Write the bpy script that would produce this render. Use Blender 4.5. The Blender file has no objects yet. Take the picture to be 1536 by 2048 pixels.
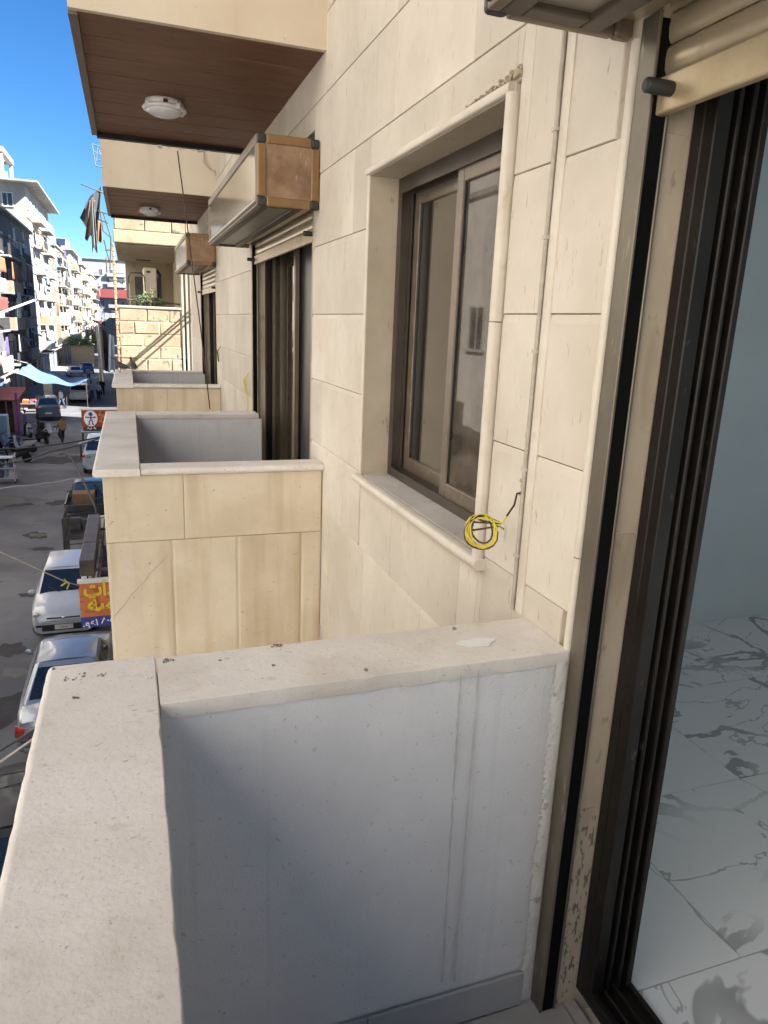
import bpy, bmesh, math, random
from mathutils import Vector, Matrix, Quaternion
random.seed(7)
S = bpy.context.scene
COL = S.collection
# ---------------------------------------------------------------- camera (eye at the origin, street runs along +y)
FPX, YAW, PITCH, ROLL = 1421.86, 0.345, -0.2572, 0.0408
_f = Vector((math.sin(YAW)*math.cos(PITCH), math.cos(YAW)*math.cos(PITCH), math.sin(PITCH)))
_r = Vector((math.cos(YAW), -math.sin(YAW), 0)); _u = _r.cross(_f)
CR = math.cos(ROLL)*_r + math.sin(ROLL)*_u; CU = -math.sin(ROLL)*_r + math.cos(ROLL)*_u; CF = _f
cd = bpy.data.cameras.new('camera'); cam = bpy.data.objects.new('camera', cd); COL.objects.link(cam)
cd.sensor_fit = 'VERTICAL'; cd.sensor_height = 36; cd.sensor_width = 27; cd.lens = FPX/2048*36
cd.clip_start = .02; cd.clip_end = 2000
cam.matrix_world = Matrix(((CR.x, CU.x, -CF.x, 0), (CR.y, CU.y, -CF.y, 0), (CR.z, CU.z, -CF.z, 0), (0, 0, 0, 1)))
S.camera = cam
# ---------------------------------------------------------------- sky, sun, exposure
SUN = Vector((.69, -.39, .61)).normalized()
w = bpy.data.worlds.new('World'); S.world = w; w.use_nodes = True
nt = w.node_tree; bg = nt.nodes['Background']; sk = nt.nodes.new('ShaderNodeTexSky')
sk.sky_type = 'NISHITA'; sk.sun_disc = False; sk.sun_elevation = math.asin(SUN.z); sk.sun_rotation = math.atan2(SUN.x, SUN.y)
sk.air_density = .8; sk.dust_density = 0; sk.ozone_density = 4.0; sk.altitude = 1500
hs = nt.nodes.new('ShaderNodeHueSaturation'); hs.inputs['Saturation'].default_value = 1.22
nt.links.new(sk.outputs[0], hs.inputs['Color']); nt.links.new(hs.outputs[0], bg.inputs[0]); bg.inputs[1].default_value = .05
sl = bpy.data.lights.new('sun', 'SUN'); sl.energy = 4.8; sl.angle = math.radians(.5); sl.color = (1, .95, .88)
so = bpy.data.objects.new('sun', sl); COL.objects.link(so); so.rotation_euler = (-SUN).to_track_quat('-Z', 'Y').to_euler()
S.view_settings.view_transform = 'Standard'; S.view_settings.look = 'None'; S.view_settings.exposure = 2.22; S.view_settings.gamma = 1
S.view_settings.use_curve_mapping = False
S.render.engine = 'CYCLES'; S.cycles.use_denoising = True; S.cycles.max_bounces = 10; S.cycles.diffuse_bounces = 6

def ray(px, py): return CF + CR*((px-768)/FPX) - CU*((py-1024)/FPX)
def atx(px, py, X): d = ray(px, py); return d*(X/d.x)
def aty(px, py, Y): d = ray(px, py); return d*(Y/d.y)
def atz(px, py, Z): d = ray(px, py); return d*(Z/d.z)

# ---------------------------------------------------------------- helpers
class MB:
    def __init__(s): s.v = []; s.f = []; s.sm = []
    def add(s, vs, fs, smooth=False):
        o = len(s.v); s.v += [tuple(v) for v in vs]
        s.f += [tuple(i+o for i in f) for f in fs]; s.sm += [smooth]*len(fs); return s
    def box(s, x0, x1, y0, y1, z0, z1):
        return s.add([(x, y, z) for z in (z0, z1) for y in (y0, y1) for x in (x0, x1)],
                     [(0, 2, 3, 1), (4, 5, 7, 6), (0, 1, 5, 4), (2, 6, 7, 3), (0, 4, 6, 2), (1, 3, 7, 5)])
    def hexa(s, p):  # p: 4 bottom corners (ccw) + 4 top
        return s.add(p, [(3, 2, 1, 0), (4, 5, 6, 7), (0, 1, 5, 4), (1, 2, 6, 5), (2, 3, 7, 6), (3, 0, 4, 7)])
    def quadslab(s, a, b, c, d, t):  # thin slab over a quad, thickened along its normal by t
        a, b, c, d = map(Vector, (a, b, c, d)); n = (b-a).cross(d-a).normalized()*t
        return s.hexa([a, b, c, d, a+n, b+n, c+n, d+n])
    def prism(s, poly, z0, z1):  # poly in xy
        n = len(poly)
        s.add([(x, y, z0) for x, y in poly]+[(x, y, z1) for x, y in poly],
              [tuple(range(n-1, -1, -1)), tuple(range(n, 2*n))]+[(i, (i+1) % n, n+(i+1) % n, n+i) for i in range(n)]); return s
    def loft(s, rings, closed=True, caps=True, smooth=True):
        n = len(rings[0]); vs = [p for r in rings for p in r]; fs = []
        for k in range(len(rings)-1):
            for i in range(n if closed else n-1):
                j = (i+1) % n; fs.append((k*n+i, k*n+j, (k+1)*n+j, (k+1)*n+i))
        s.add(vs, fs, smooth)
        if caps and closed:
            s.add(rings[0], [tuple(range(n-1, -1, -1))]); s.add(rings[-1], [tuple(range(n))])
        return s
    def tube(s, pts, r, n=8, caps=True, smooth=True):
        pts = [Vector(p) for p in pts]; rings = []; N = len(pts)
        rr = r if isinstance(r, (list, tuple)) else [r]*N
        up = None
        for i, p in enumerate(pts):
            t = (pts[min(i+1, N-1)]-pts[max(i-1, 0)]).normalized()
            if up is None:
                up = Vector((0, 0, 1)) if abs(t.z) < .9 else Vector((1, 0, 0))
            a = t.cross(up); a = a.normalized() if a.length > 1e-6 else t.orthogonal().normalized()
            b = a.cross(t).normalized(); up = b
            rings.append([p+a*(rr[i]*math.cos(2*math.pi*k/n))+b*(rr[i]*math.sin(2*math.pi*k/n)) for k in range(n)])
        return s.loft(rings, True, caps, smooth)
    def lathe(s, prof, c=(0, 0, 0), n=20, axis='z', smooth=True):
        rings = []
        for r, h in prof:
            ring = []
            for k in range(n):
                a = 2*math.pi*k/n; u, v = r*math.cos(a), r*math.sin(a)
                ring.append({'z': (c[0]+u, c[1]+v, c[2]+h), 'x': (c[0]+h, c[1]+u, c[2]+v), 'y': (c[0]+v, c[1]+h, c[2]+u)}[axis])
            rings.append(ring)
        return s.loft(rings, True, True, smooth)
    def ball(s, c, rx, ry, rz, n=10, m=6):
        rings = []
        for i in range(m+1):
            t = math.pi*(.04+.92*i/m); rings.append([(c[0]+rx*math.sin(t)*math.cos(2*math.pi*k/n), c[1]+ry*math.sin(t)*math.sin(2*math.pi*k/n), c[2]-rz*math.cos(t)) for k in range(n)])
        return s.loft(rings)
    def rock(s, c, r, rnd):
        j = lambda: rnd.uniform(.45, 1.15)*r
        return s.hexa([(c[0]+sx*j(), c[1]+sy*j(), c[2]+sz*j()*.8) for sz in (-1, 1) for sx, sy in ((-1, -1), (1, -1), (1, 1), (-1, 1))])
    def grid(s, fn, nu, nv, smooth=True):
        vs = [fn(u/nu, v/nv) for v in range(nv+1) for u in range(nu+1)]
        return s.add(vs, [(v*(nu+1)+u, v*(nu+1)+u+1, (v+1)*(nu+1)+u+1, (v+1)*(nu+1)+u) for v in range(nv) for u in range(nu)], smooth)
    def mesh(s, name, mt=None):
        me = bpy.data.meshes.new(name); me.from_pydata(s.v, [], s.f)
        me.polygons.foreach_set('use_smooth', s.sm)
        bm = bmesh.new(); bm.from_mesh(me); bmesh.ops.recalc_face_normals(bm, faces=bm.faces); bm.to_mesh(me); bm.free()
        if mt: me.materials.append(mt)
        me.update(); return me
    def obj(s, name, mt, parent=None, **k): return link(name, s.mesh(name, mt), parent, **k)
_BASE = {}
def link(name, me, parent=None, bevel=0, seg=2, solid=0, loc=None, rz=None, label=None):
    o = bpy.data.objects.new(name, me); COL.objects.link(o)
    if parent is not None:
        o.parent = parent; b = _BASE.get(parent.name)
        if b is not None: o.matrix_parent_inverse = Matrix.Translation(-b)
    if loc is not None: o.location = loc
    if rz is not None: o.rotation_euler = (0, 0, rz)
    if solid: m = o.modifiers.new('s', 'SOLIDIFY'); m.thickness = solid; m.offset = 0
    if bevel: m = o.modifiers.new('b', 'BEVEL'); m.width = bevel; m.segments = seg; m.limit_method = 'ANGLE'; m.angle_limit = math.radians(35)
    if label: o['label'] = label
    return o
def tag(o, label, cat, group=None, kind=None):
    if label: o['label'] = label
    if cat: o['category'] = cat
    if group: o['group'] = group
    if kind: o['kind'] = kind
    return o
def thing(name, label, cat, loc=(0, 0, 0), rz=0, group=None):
    o = bpy.data.objects.new(name, None); COL.objects.link(o); o.location = loc; o.rotation_euler = (0, 0, rz)
    o.empty_display_size = .2
    return tag(o, label, cat, group)
def wthing(name, label, cat, base, group=None):
    """a thing whose part meshes are written in world coordinates"""
    o = thing(name, label, cat, base, 0, group); _BASE[o.name] = Vector(base); return o
def single(name, mb, mt, label, cat, group=None, kind=None, **k):
    return tag(mb.obj(name, mt, None, **k), label, cat, group, kind)

# ---------------------------------------------------------------- materials
_M = {}
def mat(name, c1, c2=None, scale=4, detail=6, rough=.7, metal=0, bump=0, bscale=60, vec=(1, 1, 1), spots=(), rand=0, coat=0, spec=.5, contrast=(.35, .65), rvar=0):
    if name in _M: return _M[name]
    m = bpy.data.materials.new(name); m.use_nodes = True; n = m.node_tree.nodes; L = m.node_tree.links.new
    b = n['Principled BSDF']; b.inputs['Roughness'].default_value = rough; b.inputs['Metallic'].default_value = metal
    b.inputs['Coat Weight'].default_value = coat; b.inputs['Coat Roughness'].default_value = .05; b.inputs['Specular IOR Level'].default_value = spec
    tc = n.new('ShaderNodeTexCoord'); src = tc.outputs['Object']; oi = None
    if rand:
        oi = n.new('ShaderNodeObjectInfo'); ad = n.new('ShaderNodeVectorMath'); ad.operation = 'SCALE'; cm = n.new('ShaderNodeCombineXYZ')
        for i in range(3): L(oi.outputs['Random'], cm.inputs[i])
        L(cm.outputs[0], ad.inputs[0]); ad.inputs['Scale'].default_value = 37.0
        a2 = n.new('ShaderNodeVectorMath'); L(src, a2.inputs[0]); L(ad.outputs[0], a2.inputs[1]); src = a2.outputs[0]
    def noise(sc, v, det):
        mp = n.new('ShaderNodeMapping'); mp.inputs['Scale'].default_value = v; L(src, mp.inputs[0])
        t = n.new('ShaderNodeTexNoise'); t.inputs['Scale'].default_value = sc; t.inputs['Detail'].default_value = det; t.inputs['Roughness'].default_value = .62
        L(mp.outputs[0], t.inputs['Vector']); return t.outputs['Fac']
    def ramp(fac, lo, hi):
        r = n.new('ShaderNodeMapRange'); r.inputs[1].default_value = lo; r.inputs[2].default_value = hi; L(fac, r.inputs[0]); return r.outputs[0]
    def mix(fac, a, bb):
        x = n.new('ShaderNodeMix'); x.data_type = 'RGBA'
        if hasattr(fac, 'node'): L(fac, x.inputs[0])
        else: x.inputs[0].default_value = fac
        for i, q in ((6, a), (7, bb)):
            if hasattr(q, 'node'): L(q, x.inputs[i])
            else: x.inputs[i].default_value = (*q, 1)
        return x.outputs[2]
    if c2 is None: c2 = tuple(min(1, v*1.12) for v in c1)
    nz = noise(scale, vec, detail); col = mix(ramp(nz, *contrast), c1, c2)
    for sp in spots:  # (scale, vec, lo, hi, colour, strength)
        r = n.new('ShaderNodeMath'); r.operation = 'MULTIPLY'; L(ramp(noise(sp[0], sp[1], 3), sp[2], sp[3]), r.inputs[0]); r.inputs[1].default_value = sp[5]
        col = mix(r.outputs[0], col, sp[4])
    if rand:
        h = n.new('ShaderNodeHueSaturation'); mr = n.new('ShaderNodeMapRange'); mr.inputs[3].default_value = 1-rand; mr.inputs[4].default_value = 1+rand
        L(oi.outputs['Random'], mr.inputs[0]); L(mr.outputs[0], h.inputs['Value']); L(col, h.inputs['Color']); col = h.outputs[0]
    L(col, b.inputs['Base Color'])
    if rvar:
        mr = n.new('ShaderNodeMapRange'); mr.inputs[3].default_value = max(.02, rough-rvar); mr.inputs[4].default_value = min(1, rough+rvar); L(nz, mr.inputs[0]); L(mr.outputs[0], b.inputs['Roughness'])
    if bump:
        bp = n.new('ShaderNodeBump'); bp.inputs['Strength'].default_value = bump; bp.inputs['Distance'].default_value = .01
        L(noise(bscale, vec if vec != (1, 1, 1) else (1, 1, 1), 5), bp.inputs['Height']); L(bp.outputs[0], b.inputs['Normal'])
    _M[name] = m; return m
def glass(name, tint=(.05, .05, .05), dust=.2, dustc=(.35, .31, .26), through=.6, rough=.02, refl=1.0, dscale=25):
    if name in _M: return _M[name]
    m = bpy.data.materials.new(name); m.use_nodes = True; n = m.node_tree.nodes; L = m.node_tree.links.new
    n.remove(n['Principled BSDF']); out = n['Material Output']
    tr = n.new('ShaderNodeBsdfTransparent'); tr.inputs[0].default_value = (*tint, 1)
    df = n.new('ShaderNodeBsdfDiffuse'); df.inputs[0].default_value = (*dustc, 1)
    gl = n.new('ShaderNodeBsdfGlossy'); gl.inputs['Roughness'].default_value = rough
    tc = n.new('ShaderNodeTexCoord'); nz = n.new('ShaderNodeTexNoise'); nz.inputs['Scale'].default_value = dscale; nz.inputs['Detail'].default_value = 5
    L(tc.outputs['Object'], nz.inputs['Vector']); mr = n.new('ShaderNodeMapRange'); mr.inputs[1].default_value = .3; mr.inputs[2].default_value = .75
    mr.inputs[3].default_value = dust*.6; mr.inputs[4].default_value = min(1, dust*1.6); L(nz.outputs['Fac'], mr.inputs[0])
    mx = n.new('ShaderNodeMixShader'); L(mr.outputs[0], mx.inputs[0]); L(tr.outputs[0], mx.inputs[1]); L(df.outputs[0], mx.inputs[2])
    fr = n.new('ShaderNodeFresnel'); fr.inputs[0].default_value = 1.52; mu = n.new('ShaderNodeMath'); mu.operation = 'MULTIPLY'; mu.use_clamp = True
    L(fr.outputs[0], mu.inputs[0]); mu.inputs[1].default_value = 1.7*refl
    m2 = n.new('ShaderNodeMixShader'); L(mu.outputs[0], m2.inputs[0]); L(mx.outputs[0], m2.inputs[1]); L(gl.outputs[0], m2.inputs[2]); L(m2.outputs[0], out.inputs[0])
    _M[name] = m; return m
PIT = (9, (9, 9, 1.1), .66, .72, (.30, .22, .14), .55)
STONE = mat('limestone', (.56, .50, .415), (.67, .61, .52), 2.2, 8, .75, bump=.15, bscale=35, spots=((7, (7, 7, .9), .655, .72, (.36, .28, .19), .45), (24, (3, 3, .55), .66, .70, (.27, .20, .13), .55), (1.6, (1, 1, .25), .52, .75, (.50, .43, .33), .55)), rand=.075)
SIDE = mat('limestone_side', (.51, .425, .30), (.61, .525, .395), 3, 8, .75, bump=.15, bscale=35, spots=((40, (1, 1, 1), .67, .71, (.24, .17, .1), .6), (2.2, (2.5, 2.5, .22), .48, .64, (.38, .27, .15), .5)), rand=.04)
GROUT = mat('grout', (.50, .44, .35), (.58, .52, .43), 20, rough=.9)
CAP = mat('cap_stone', (.62, .565, .50), (.74, .69, .63), 4, 10, .62, bump=.2, bscale=60, spots=((3, (1, 1, 1), .52, .66, (.52, .45, .38), .45), (140, (1, 1, 1), .62, .68, (.42, .37, .32), .5), (38, (1, 1.6, 1), .66, .72, (.30, .25, .20), .45), (9, (1, 2, 1), .62, .72, (.52, .42, .36), .45), (70, (1, 1, 1), .70, .74, (.2, .16, .13), .5)), rand=.02)
TRIM = mat('trim_stone', (.58, .52, .43), (.68, .62, .53), 6, 7, .6, bump=.08, bscale=40, spots=((18, (2, 2, .8), .64, .74, (.42, .33, .2), .5),))
PLAST = mat('grey_plaster', (.68, .665, .66), (.76, .745, .74), 3, 8, .85, bump=.38, bscale=170, spots=((2.2, (6, 6, .2), .56, .68, (.56, .54, .51), .45), (60, (1, 1, 1), .66, .72, (.36, .34, .32), .5)))
PLASTW = mat('white_plaster', (.60, .59, .57), (.68, .67, .65), 3, 8, .85, bump=.25, bscale=70, spots=((2.5, (5, 5, .3), .6, .75, (.45, .43, .41), .4),))
CEMENT = mat('filler_cement', (.62, .60, .55), (.75, .73, .68), 14, 6, .9, bump=.5, bscale=60, spots=((30, (1, 1, 1), .6, .68, (.3, .25, .18), .6),))
WOOD = mat('soffit_wood', (.12, .050, .027), (.20, .095, .054), 4, 9, .5, bump=.05, bscale=30, vec=(1.2, 14, 14), rand=.08, spec=.3)
BRONZE = mat('bronze_aluminium', (.16, .12, .085), (.20, .155, .11), 8, 4, .42, metal=.35, spots=((30, (1, 1, .3), .62, .72, (.32, .27, .2), .35),))
DARKBR = mat('dark_bronze_aluminium', (.009, .007, .006), (.015, .012, .010), 8, 4, .45, spec=.3, spots=((40, (1, 1, .4), .66, .74, (.16, .13, .1), .4),))
GOLD = mat('gold_aluminium', (.21, .12, .052), (.26, .155, .072), 8, 4, .38, metal=.45, spots=((25, (1, 1, 1), .62, .72, (.2, .12, .06), .4),))
CHAMP = mat('champagne_aluminium', (.50, .41, .28), (.58, .49, .35), 8, 4, .32, metal=.55, spots=((22, (1, 1, 1), .64, .74, (.25, .19, .12), .35),))
OLIVE = mat('guide_aluminium', (.135, .115, .085), (.18, .155, .115), 6, 4, .42, metal=.4, spots=((18, (2, 2, .5), .62, .72, (.5, .44, .32), .4),))
LAMIN = mat('marbled_laminate', (.165, .095, .05), (.29, .185, .11), 7, 10, .35, spots=((11, (1, 2, 1), .60, .68, (.12, .07, .04), .6), (16, (2, 1, 1), .64, .7, (.6, .45, .3), .4)), contrast=(.38, .62))
BLACKP = mat('black_plastic', (.018, .017, .017), (.03, .03, .03), 20, rough=.5)
WIREW = mat('pale_pvc', (.36, .32, .26), (.45, .41, .34), 30, rough=.55, spots=((30, (1, 1, .3), .55, .7, (.3, .25, .18), .6),))
YEL = mat('yellow_insulation', (.62, .50, .05), (.72, .60, .08), 20, rough=.45)
BRN = mat('brown_insulation', (.05, .03, .02), (.07, .045, .03), 20, rough=.45)
LAMPW = mat('lamp_white', (.72, .70, .68), (.8, .78, .76), 20, rough=.35)
ASPH = mat('asphalt', (.125, .127, .142), (.19, .19, .20), .55, 10, .82, bump=.5, bscale=45, spots=((.22, (1, 1, 1), .52, .6, (.085, .085, .095), .7), (1.6, (1, 2, 1), .62, .7, (.16, .15, .14), .5), (3, (1, 1, 1), .66, .7, (.025, .025, .025), .6)))
PAVE = mat('pavement_concrete', (.24, .22, .2), (.32, .30, .27), 1.3, 8, .85, bump=.3, bscale=20, spots=((4, (1, 1, 1), .6, .7, (.12, .11, .1), .5),))
# ================================================================ our apartment building
X = .9; FL = -1.67; ZC = -.69; JP = .3238; J0 = .0382
SILL = -.614; WT = .55
HOLES = [(1.70, 2.81, SILL, WT), (-.8, 1.2, FL-.05, .9), (3.72, 5.72, FL-.05, .9), (8.10, 9.88, FL-.05, .9)]
ENDY = 11.4; TOPZ = 12.5; GZ = -8.3
apt = wthing('apartment_building', 'cream stone-clad apartment building with stacked balconies and bronze aluminium openings', 'building', (3, 5, GZ))
def minus(rects, holes):
    for hy0, hy1, hz0, hz1 in holes:
        out = []
        for y0, y1, z0, z1 in rects:
            if hy1 <= y0 or hy0 >= y1 or hz1 <= z0 or hz0 >= z1: out.append((y0, y1, z0, z1)); continue
            if y0 < hy0: out.append((y0, hy0, z0, z1))
            if hy1 < y1: out.append((hy1, y1, z0, z1))
            a, b = max(y0, hy0), min(y1, hy1)
            if z0 < hz0: out.append((a, b, z0, hz0))
            if hz1 < z1: out.append((a, b, hz1, z1))
        rects = out
    return rects
m = MB()
for y0, y1, z0, z1 in minus([(-7, ENDY, GZ, TOPZ)], HOLES): m.box(X+.016, 1.14, y0, y1, z0, z1)
wall = m.obj('facade_wall', GROUT, apt)
def panel(kind, a0, a1, b0, b1, base, t, ct=.018, gap=.0011, mt=STONE, parent=None, cs=.0015, name='stone_panel'):
    """one cladding slab. kind 'x': faces -x (a=y); kind 'y': faces -y (a=x). base = plane behind, t = thickness; top edge has a wide shallow chamfer"""
    a0 += gap*.5; a1 -= gap*.5; b0 += gap; b1 -= gap
    if a1-a0 < .02 or b1-b0 < .02: return
    ct = min(ct, (b1-b0)*.3); d = .003
    R0 = [(a0, b0), (a1, b0), (a1, b1), (a0, b1)]; R1 = [(a0+cs, b0+cs), (a1-cs, b0+cs), (a1-cs, b1-ct), (a0+cs, b1-ct)]
    P = [(a, b, 0) for a, b in R0]+[(a, b, t-d) for a, b in R0]+[(a, b, t) for a, b in R1]
    f = (lambda a, b, q: (base-q, a, b)) if kind == 'x' else (lambda a, b, q: (a, base-q, b))
    fs = [(8, 9, 10, 11)]+[(i, (i+1) % 4, 4+(i+1) % 4, 4+i) for i in range(4)]+[(4+i, 4+(i+1) % 4, 8+(i+1) % 4, 8+i) for i in range(4)]
    return MB().add([f(*p) for p in P], fs).obj(name, mt, parent)
rg = random.Random(3)
for k in range(-5, 5):
    z0, z1 = J0+JP*k, J0+JP*(k+1)
    fixed = {2: [1.28, 1.943, 2.57, 3.40], 3: [1.6, 2.57, 3.5], 1: [1.28, 1.62, 3.03], -3: [1.28, 1.82, 2.42, 3.1], -4: [1.28, 2.1, 2.75]}.get(k, [1.245, 1.9+.5*rg.random()])
    ys = list(fixed)
    while ys[-1] < ENDY-.3: ys.append(ys[-1]+rg.uniform(.5, .95))
    ys[-1] = ENDY
    for a, b in zip(ys[:-1], ys[1:]):
        for r in minus([(a, b, z0, z1)], HOLES+[(1.672, 1.70, SILL-.03, WT+.02), (1.7, 2.83, SILL-.04, SILL), (1.2, 1.241, FL, .9)]):
            panel('x', *r, X+.018, .018, parent=wall, ct=.02 if abs(r[3]-z1) < .001 else .004)
# end wall and hidden sides, roof
m = MB()
m.box(1.14, 5.6, ENDY-.22, ENDY, GZ, TOPZ); m.box(1.14, 5.6, -7, -6.8, GZ, TOPZ)
for a, b, c, d in minus([(-6.8, ENDY-.22, GZ, TOPZ)], [(-2.4, -.5, -.75, .7)]): m.box(5.4, 5.6, a, b, c, d)  # unseen rear opening, added to brighten the room
m.obj('side_wall', PLASTW, apt)
MB().box(1.14, 5.4, -6.8, ENDY-.22, TOPZ-.25, TOPZ-.02).obj('roof', PLASTW, apt)

# ---- balconies
def bull_cap(x0, x1, y0, y1, z, th, axis, rnd, parent, jit=.0012, ends=(0, 0), label=None, seed=0):
    """cap stone with rounded long edges; axis = running direction; rnd=(lo,hi) edge radius; edges slightly chipped"""
    r = random.Random(seed); lo, hi = (x0, x1) if axis == 'y' else (y0, y1); s0, s1 = (y0, y1) if axis == 'y' else (x0, x1)
    n = max(4, int((s1-s0)/.025)); rings = []
    for i in range(n+1):
        s = s0+(s1-s0)*i/n; j = [r.gauss(0, jit)+(-.004 if r.random() < .06 else 0) for _ in range(2)]
        def edge(c, sgn, rad, jj):
            rad = min(rad, th*.5); o = []
            for q in range(7):
                a = -math.pi/2+math.pi*q/6
                zc = z-th+rad if q < 3 else z-rad
                if q == 3: zc = z-th/2
                o.append((c+sgn*(rad-rad*math.cos(a))*1.0+sgn*jj, zc+rad*math.sin(a)))
            return o
        prof = edge(hi, -1, rnd[1], max(0, j[1])) + list(reversed(edge(lo, 1, rnd[0], max(0, j[0]))))
        rings.append([(u, s, v) if axis == 'y' else (s, u, v) for u, v in prof])
    o = MB().loft(rings, True, True, True).obj('cap_stone', CAP, parent, label=label); o.modifiers.new('n', 'WEIGHTED_NORMAL'); return o
def balcony(y0, y1, label, panels=True, seed=1, zc=ZC, jit=.001):
    """y0,y1: outer cap edges"""
    wx, hw = -.130, .148
    o = MB()
    o.box(wx, wx+hw-.02, y0+.05, y1-.04, FL-.2, zc-.034)                      # street side
    o.box(wx+hw-.02, X+.02, y0+.03+.018, y0+.155, FL-.2, zc-.034)                        # near cross wall
    o.box(wx+hw-.02, X+.02, y1-.20, y1-.03, FL-.2, zc-.034)                         # far cross wall
    o.box(wx+.02, X+.02, y0+.1, y1-.1, FL-.22, FL-.012)
    bal = o.obj('balcony', PLAST, apt, label=label)
    bull_cap(-.188, .021, y0, (y0+y1)/2-.12, zc, .034, 'y', (.014, .004), bal, seed=seed, jit=jit)
    bull_cap(-.188, .021, (y0+y1)/2-.117, y1, zc, .034, 'y', (.014, .004), bal, seed=seed+1, jit=jit)
    if y0 > 0: bull_cap(.0225, X-.003, y0, y0+.145, zc, .034, 'x', (.017, .006), bal, seed=seed+2)
    bull_cap(.0225, X-.003, y1-.206, y1, zc, .034, 'x', (.004, .014), bal, seed=seed+3, jit=.002)
    return bal
b1 = balcony(-2.2, 1.44, None, seed=11, jit=.0013)
b2 = balcony(3.417, 5.588, None, seed=21)
b3 = balcony(7.78, 9.94, None, seed=31)
# cladding of the near end faces (each slab an object)
def endface(bal, y, rows):
    for z0, z1, xs in rows:
        for a, b in zip(xs[:-1], xs[1:]): 
            o = panel('y', a, b, z0, z1, y+.003, .018, ct=.004, mt=SIDE, parent=bal, cs=.012 if z1 < -1 else .004)
zj = -1.05
xa, xb, xc = aty(348, 1180, 3.445).x, aty(476, 1180, 3.445).x, aty(602, 1180, 3.445).x
endface(b2, 3.462, [(zj, ZC-.036, [-.147, aty(368, 1000, 3.445).x, X-.004]), (FL-.22, zj, [-.147, xa, xb, xc, X-.004])])
endface(b3, 7.825, [(zj, ZC-.036, [-.147, .35, X-.004]), (FL-.22, zj, [-.147, .1, .4, .7, X-.004])])
cr = [aty(a, b, 3.4442) for a, b in ((226, 1236), (246, 1212), (262, 1190), (285, 1168), (300, 1145), (318, 1130), (337, 1106))]
MB().tube(cr, .0012, 4).obj('crack', GROUT, b2)
# far end faces and street faces
for bal, y0, y1 in ((b1, -2.2, 1.44), (b2, 3.417, 5.588), (b3, 7.78, 9.94)):
    m = MB(); m.box(-.147, -.1305, y0+.049, y1-.012, FL-.22, ZC-.036); m.box(-.1304, X-.01, y1-.029, y1-.012, FL-.22, ZC-.036)
    m.obj('street_cladding', SIDE, bal)
# plaster filler where the near balcony meets the wall, skirting and floor tiles
m = MB()
def filler(u, v):
    z = FL+.1+(ZC-.02-FL-.1)*v; wv = .003*math.sin(v*13)+random.Random(int(v*900)).gauss(0, .004)
    return (X-.036+.03*u+(wv if u < .2 else 0), 1.232-.0025*math.sin(u*3.1)-.002, z)
m.grid(filler, 3, 160); m.obj('wall_filler', CEMENT, b1)
SKIRT = mat('skirting_tile', (.36, .35, .345), (.44, .43, .42), 5, 7, .4, spots=((9, (1, 1, .2), .62, .7, (.6, .6, .58), .6),))
TILE = mat('balcony_tile', (.34, .32, .30), (.44, .42, .40), 6, 8, .45, spots=((12, (1, 1, 1), .6, .7, (.22, .18, .15), .5),), rand=.04)
for a, b in ((.02, .45), (.453, .868)): MB().box(a, b, 1.225, 1.2345, FL, FL+.1).obj('skirting_tile', SKIRT, b1, bevel=.002)
for i in range(3):
    for j in range(4):
        MB().box(.02+i*.318, .02+i*.318+.315, 1.223-.33*(j+1)+.003, 1.223-.33*j, FL-.012, FL).obj('floor_tile', TILE, b1, bevel=.0015)
for bal, y0, y1 in ((b2, 3.417, 5.588), (b3, 7.78, 9.94)): MB().box(.02, X, y0+.15, y1-.21, FL-.012, FL).obj('floor_tile', TILE, bal)
MB().box(.9745, 1.0065, -.8, 1.197, FL-.03, FL+.003).obj('threshold', TILE, b1)
DRIP = mat('drip_stain', (.50, .485, .46), (.60, .585, .56), 12, 5, .9)
for a, b in (((922, 1345), (884, 1965)), ((958, 1340), (908, 1965))):
    p, q = aty(*a, 1.2325), aty(*b, 1.2325); m = MB(); N = 40; ring = []
    for i in range(N+1):
        u = i/N; c = p*(1-u)+q*u; r_ = random.Random(i*7+a[0]); hw = .0022+r_.uniform(-.0008, .0012); ring.append([(c.x-hw+r_.gauss(0, .0008), 1.2335, c.z), (c.x+hw+r_.gauss(0, .0008), 1.2335, c.z)])
    m.loft(ring, False, False, False).obj('drip_streak', DRIP, b1)
# droppings and grit on the near cap
GRIT = mat('grit', (.13, .11, .09), (.3, .27, .23), 90, rough=.9); WHITEP = mat('white_paint', (.7, .69, .67), (.78, .77, .75), 30, rough=.6)
rr = random.Random(5)
def dirt(px, py, n, rad, mt, big=.004):
    c = atz(px, py, ZC); m = MB()
    for _ in range(n):
        a, q = rr.uniform(0, 6.3), rad*rr.random()**.6; s = big*rr.uniform(.35, 1)
        m.rock((c.x+q*math.cos(a), c.y+q*math.sin(a)*.7, ZC+s*.2), s*.8, rr)
    m.obj('dropping', mt, b1)['kind'] = 'stuff'
for q in ((335, 1322, 14, .012, GRIT), (552, 1292, 12, .012, GRIT), (733, 1340, 5, .005, GRIT), (152, 1396, 6, .005, GRIT), (205, 1350, 7, .01, GRIT), (150, 1354, 16, .026, GRIT, .003), (108, 1338, 3, .004, GRIT), (296, 1356, 4, .008, WHITEP), (440, 1322, 2, .003, GRIT), (548, 1331, 2, .003, GRIT), (190, 1545, 2, .003, WHITEP, .003), (560, 1300, 3, .01, GRIT, .002), (910, 1258, 3, .006, GRIT)): dirt(*q)
c = atz(955, 1286, ZC); m = MB(); m.prism([(c.x+.045*math.cos(t)*(1+.25*math.sin(3*t)), c.y+.022*math.sin(t)*(1+.2*math.cos(5*t))) for t in [k*.314 for k in range(20)]], ZC+.0006, ZC+.0018); m.obj('paint_splash', WHITEP, b1)

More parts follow.
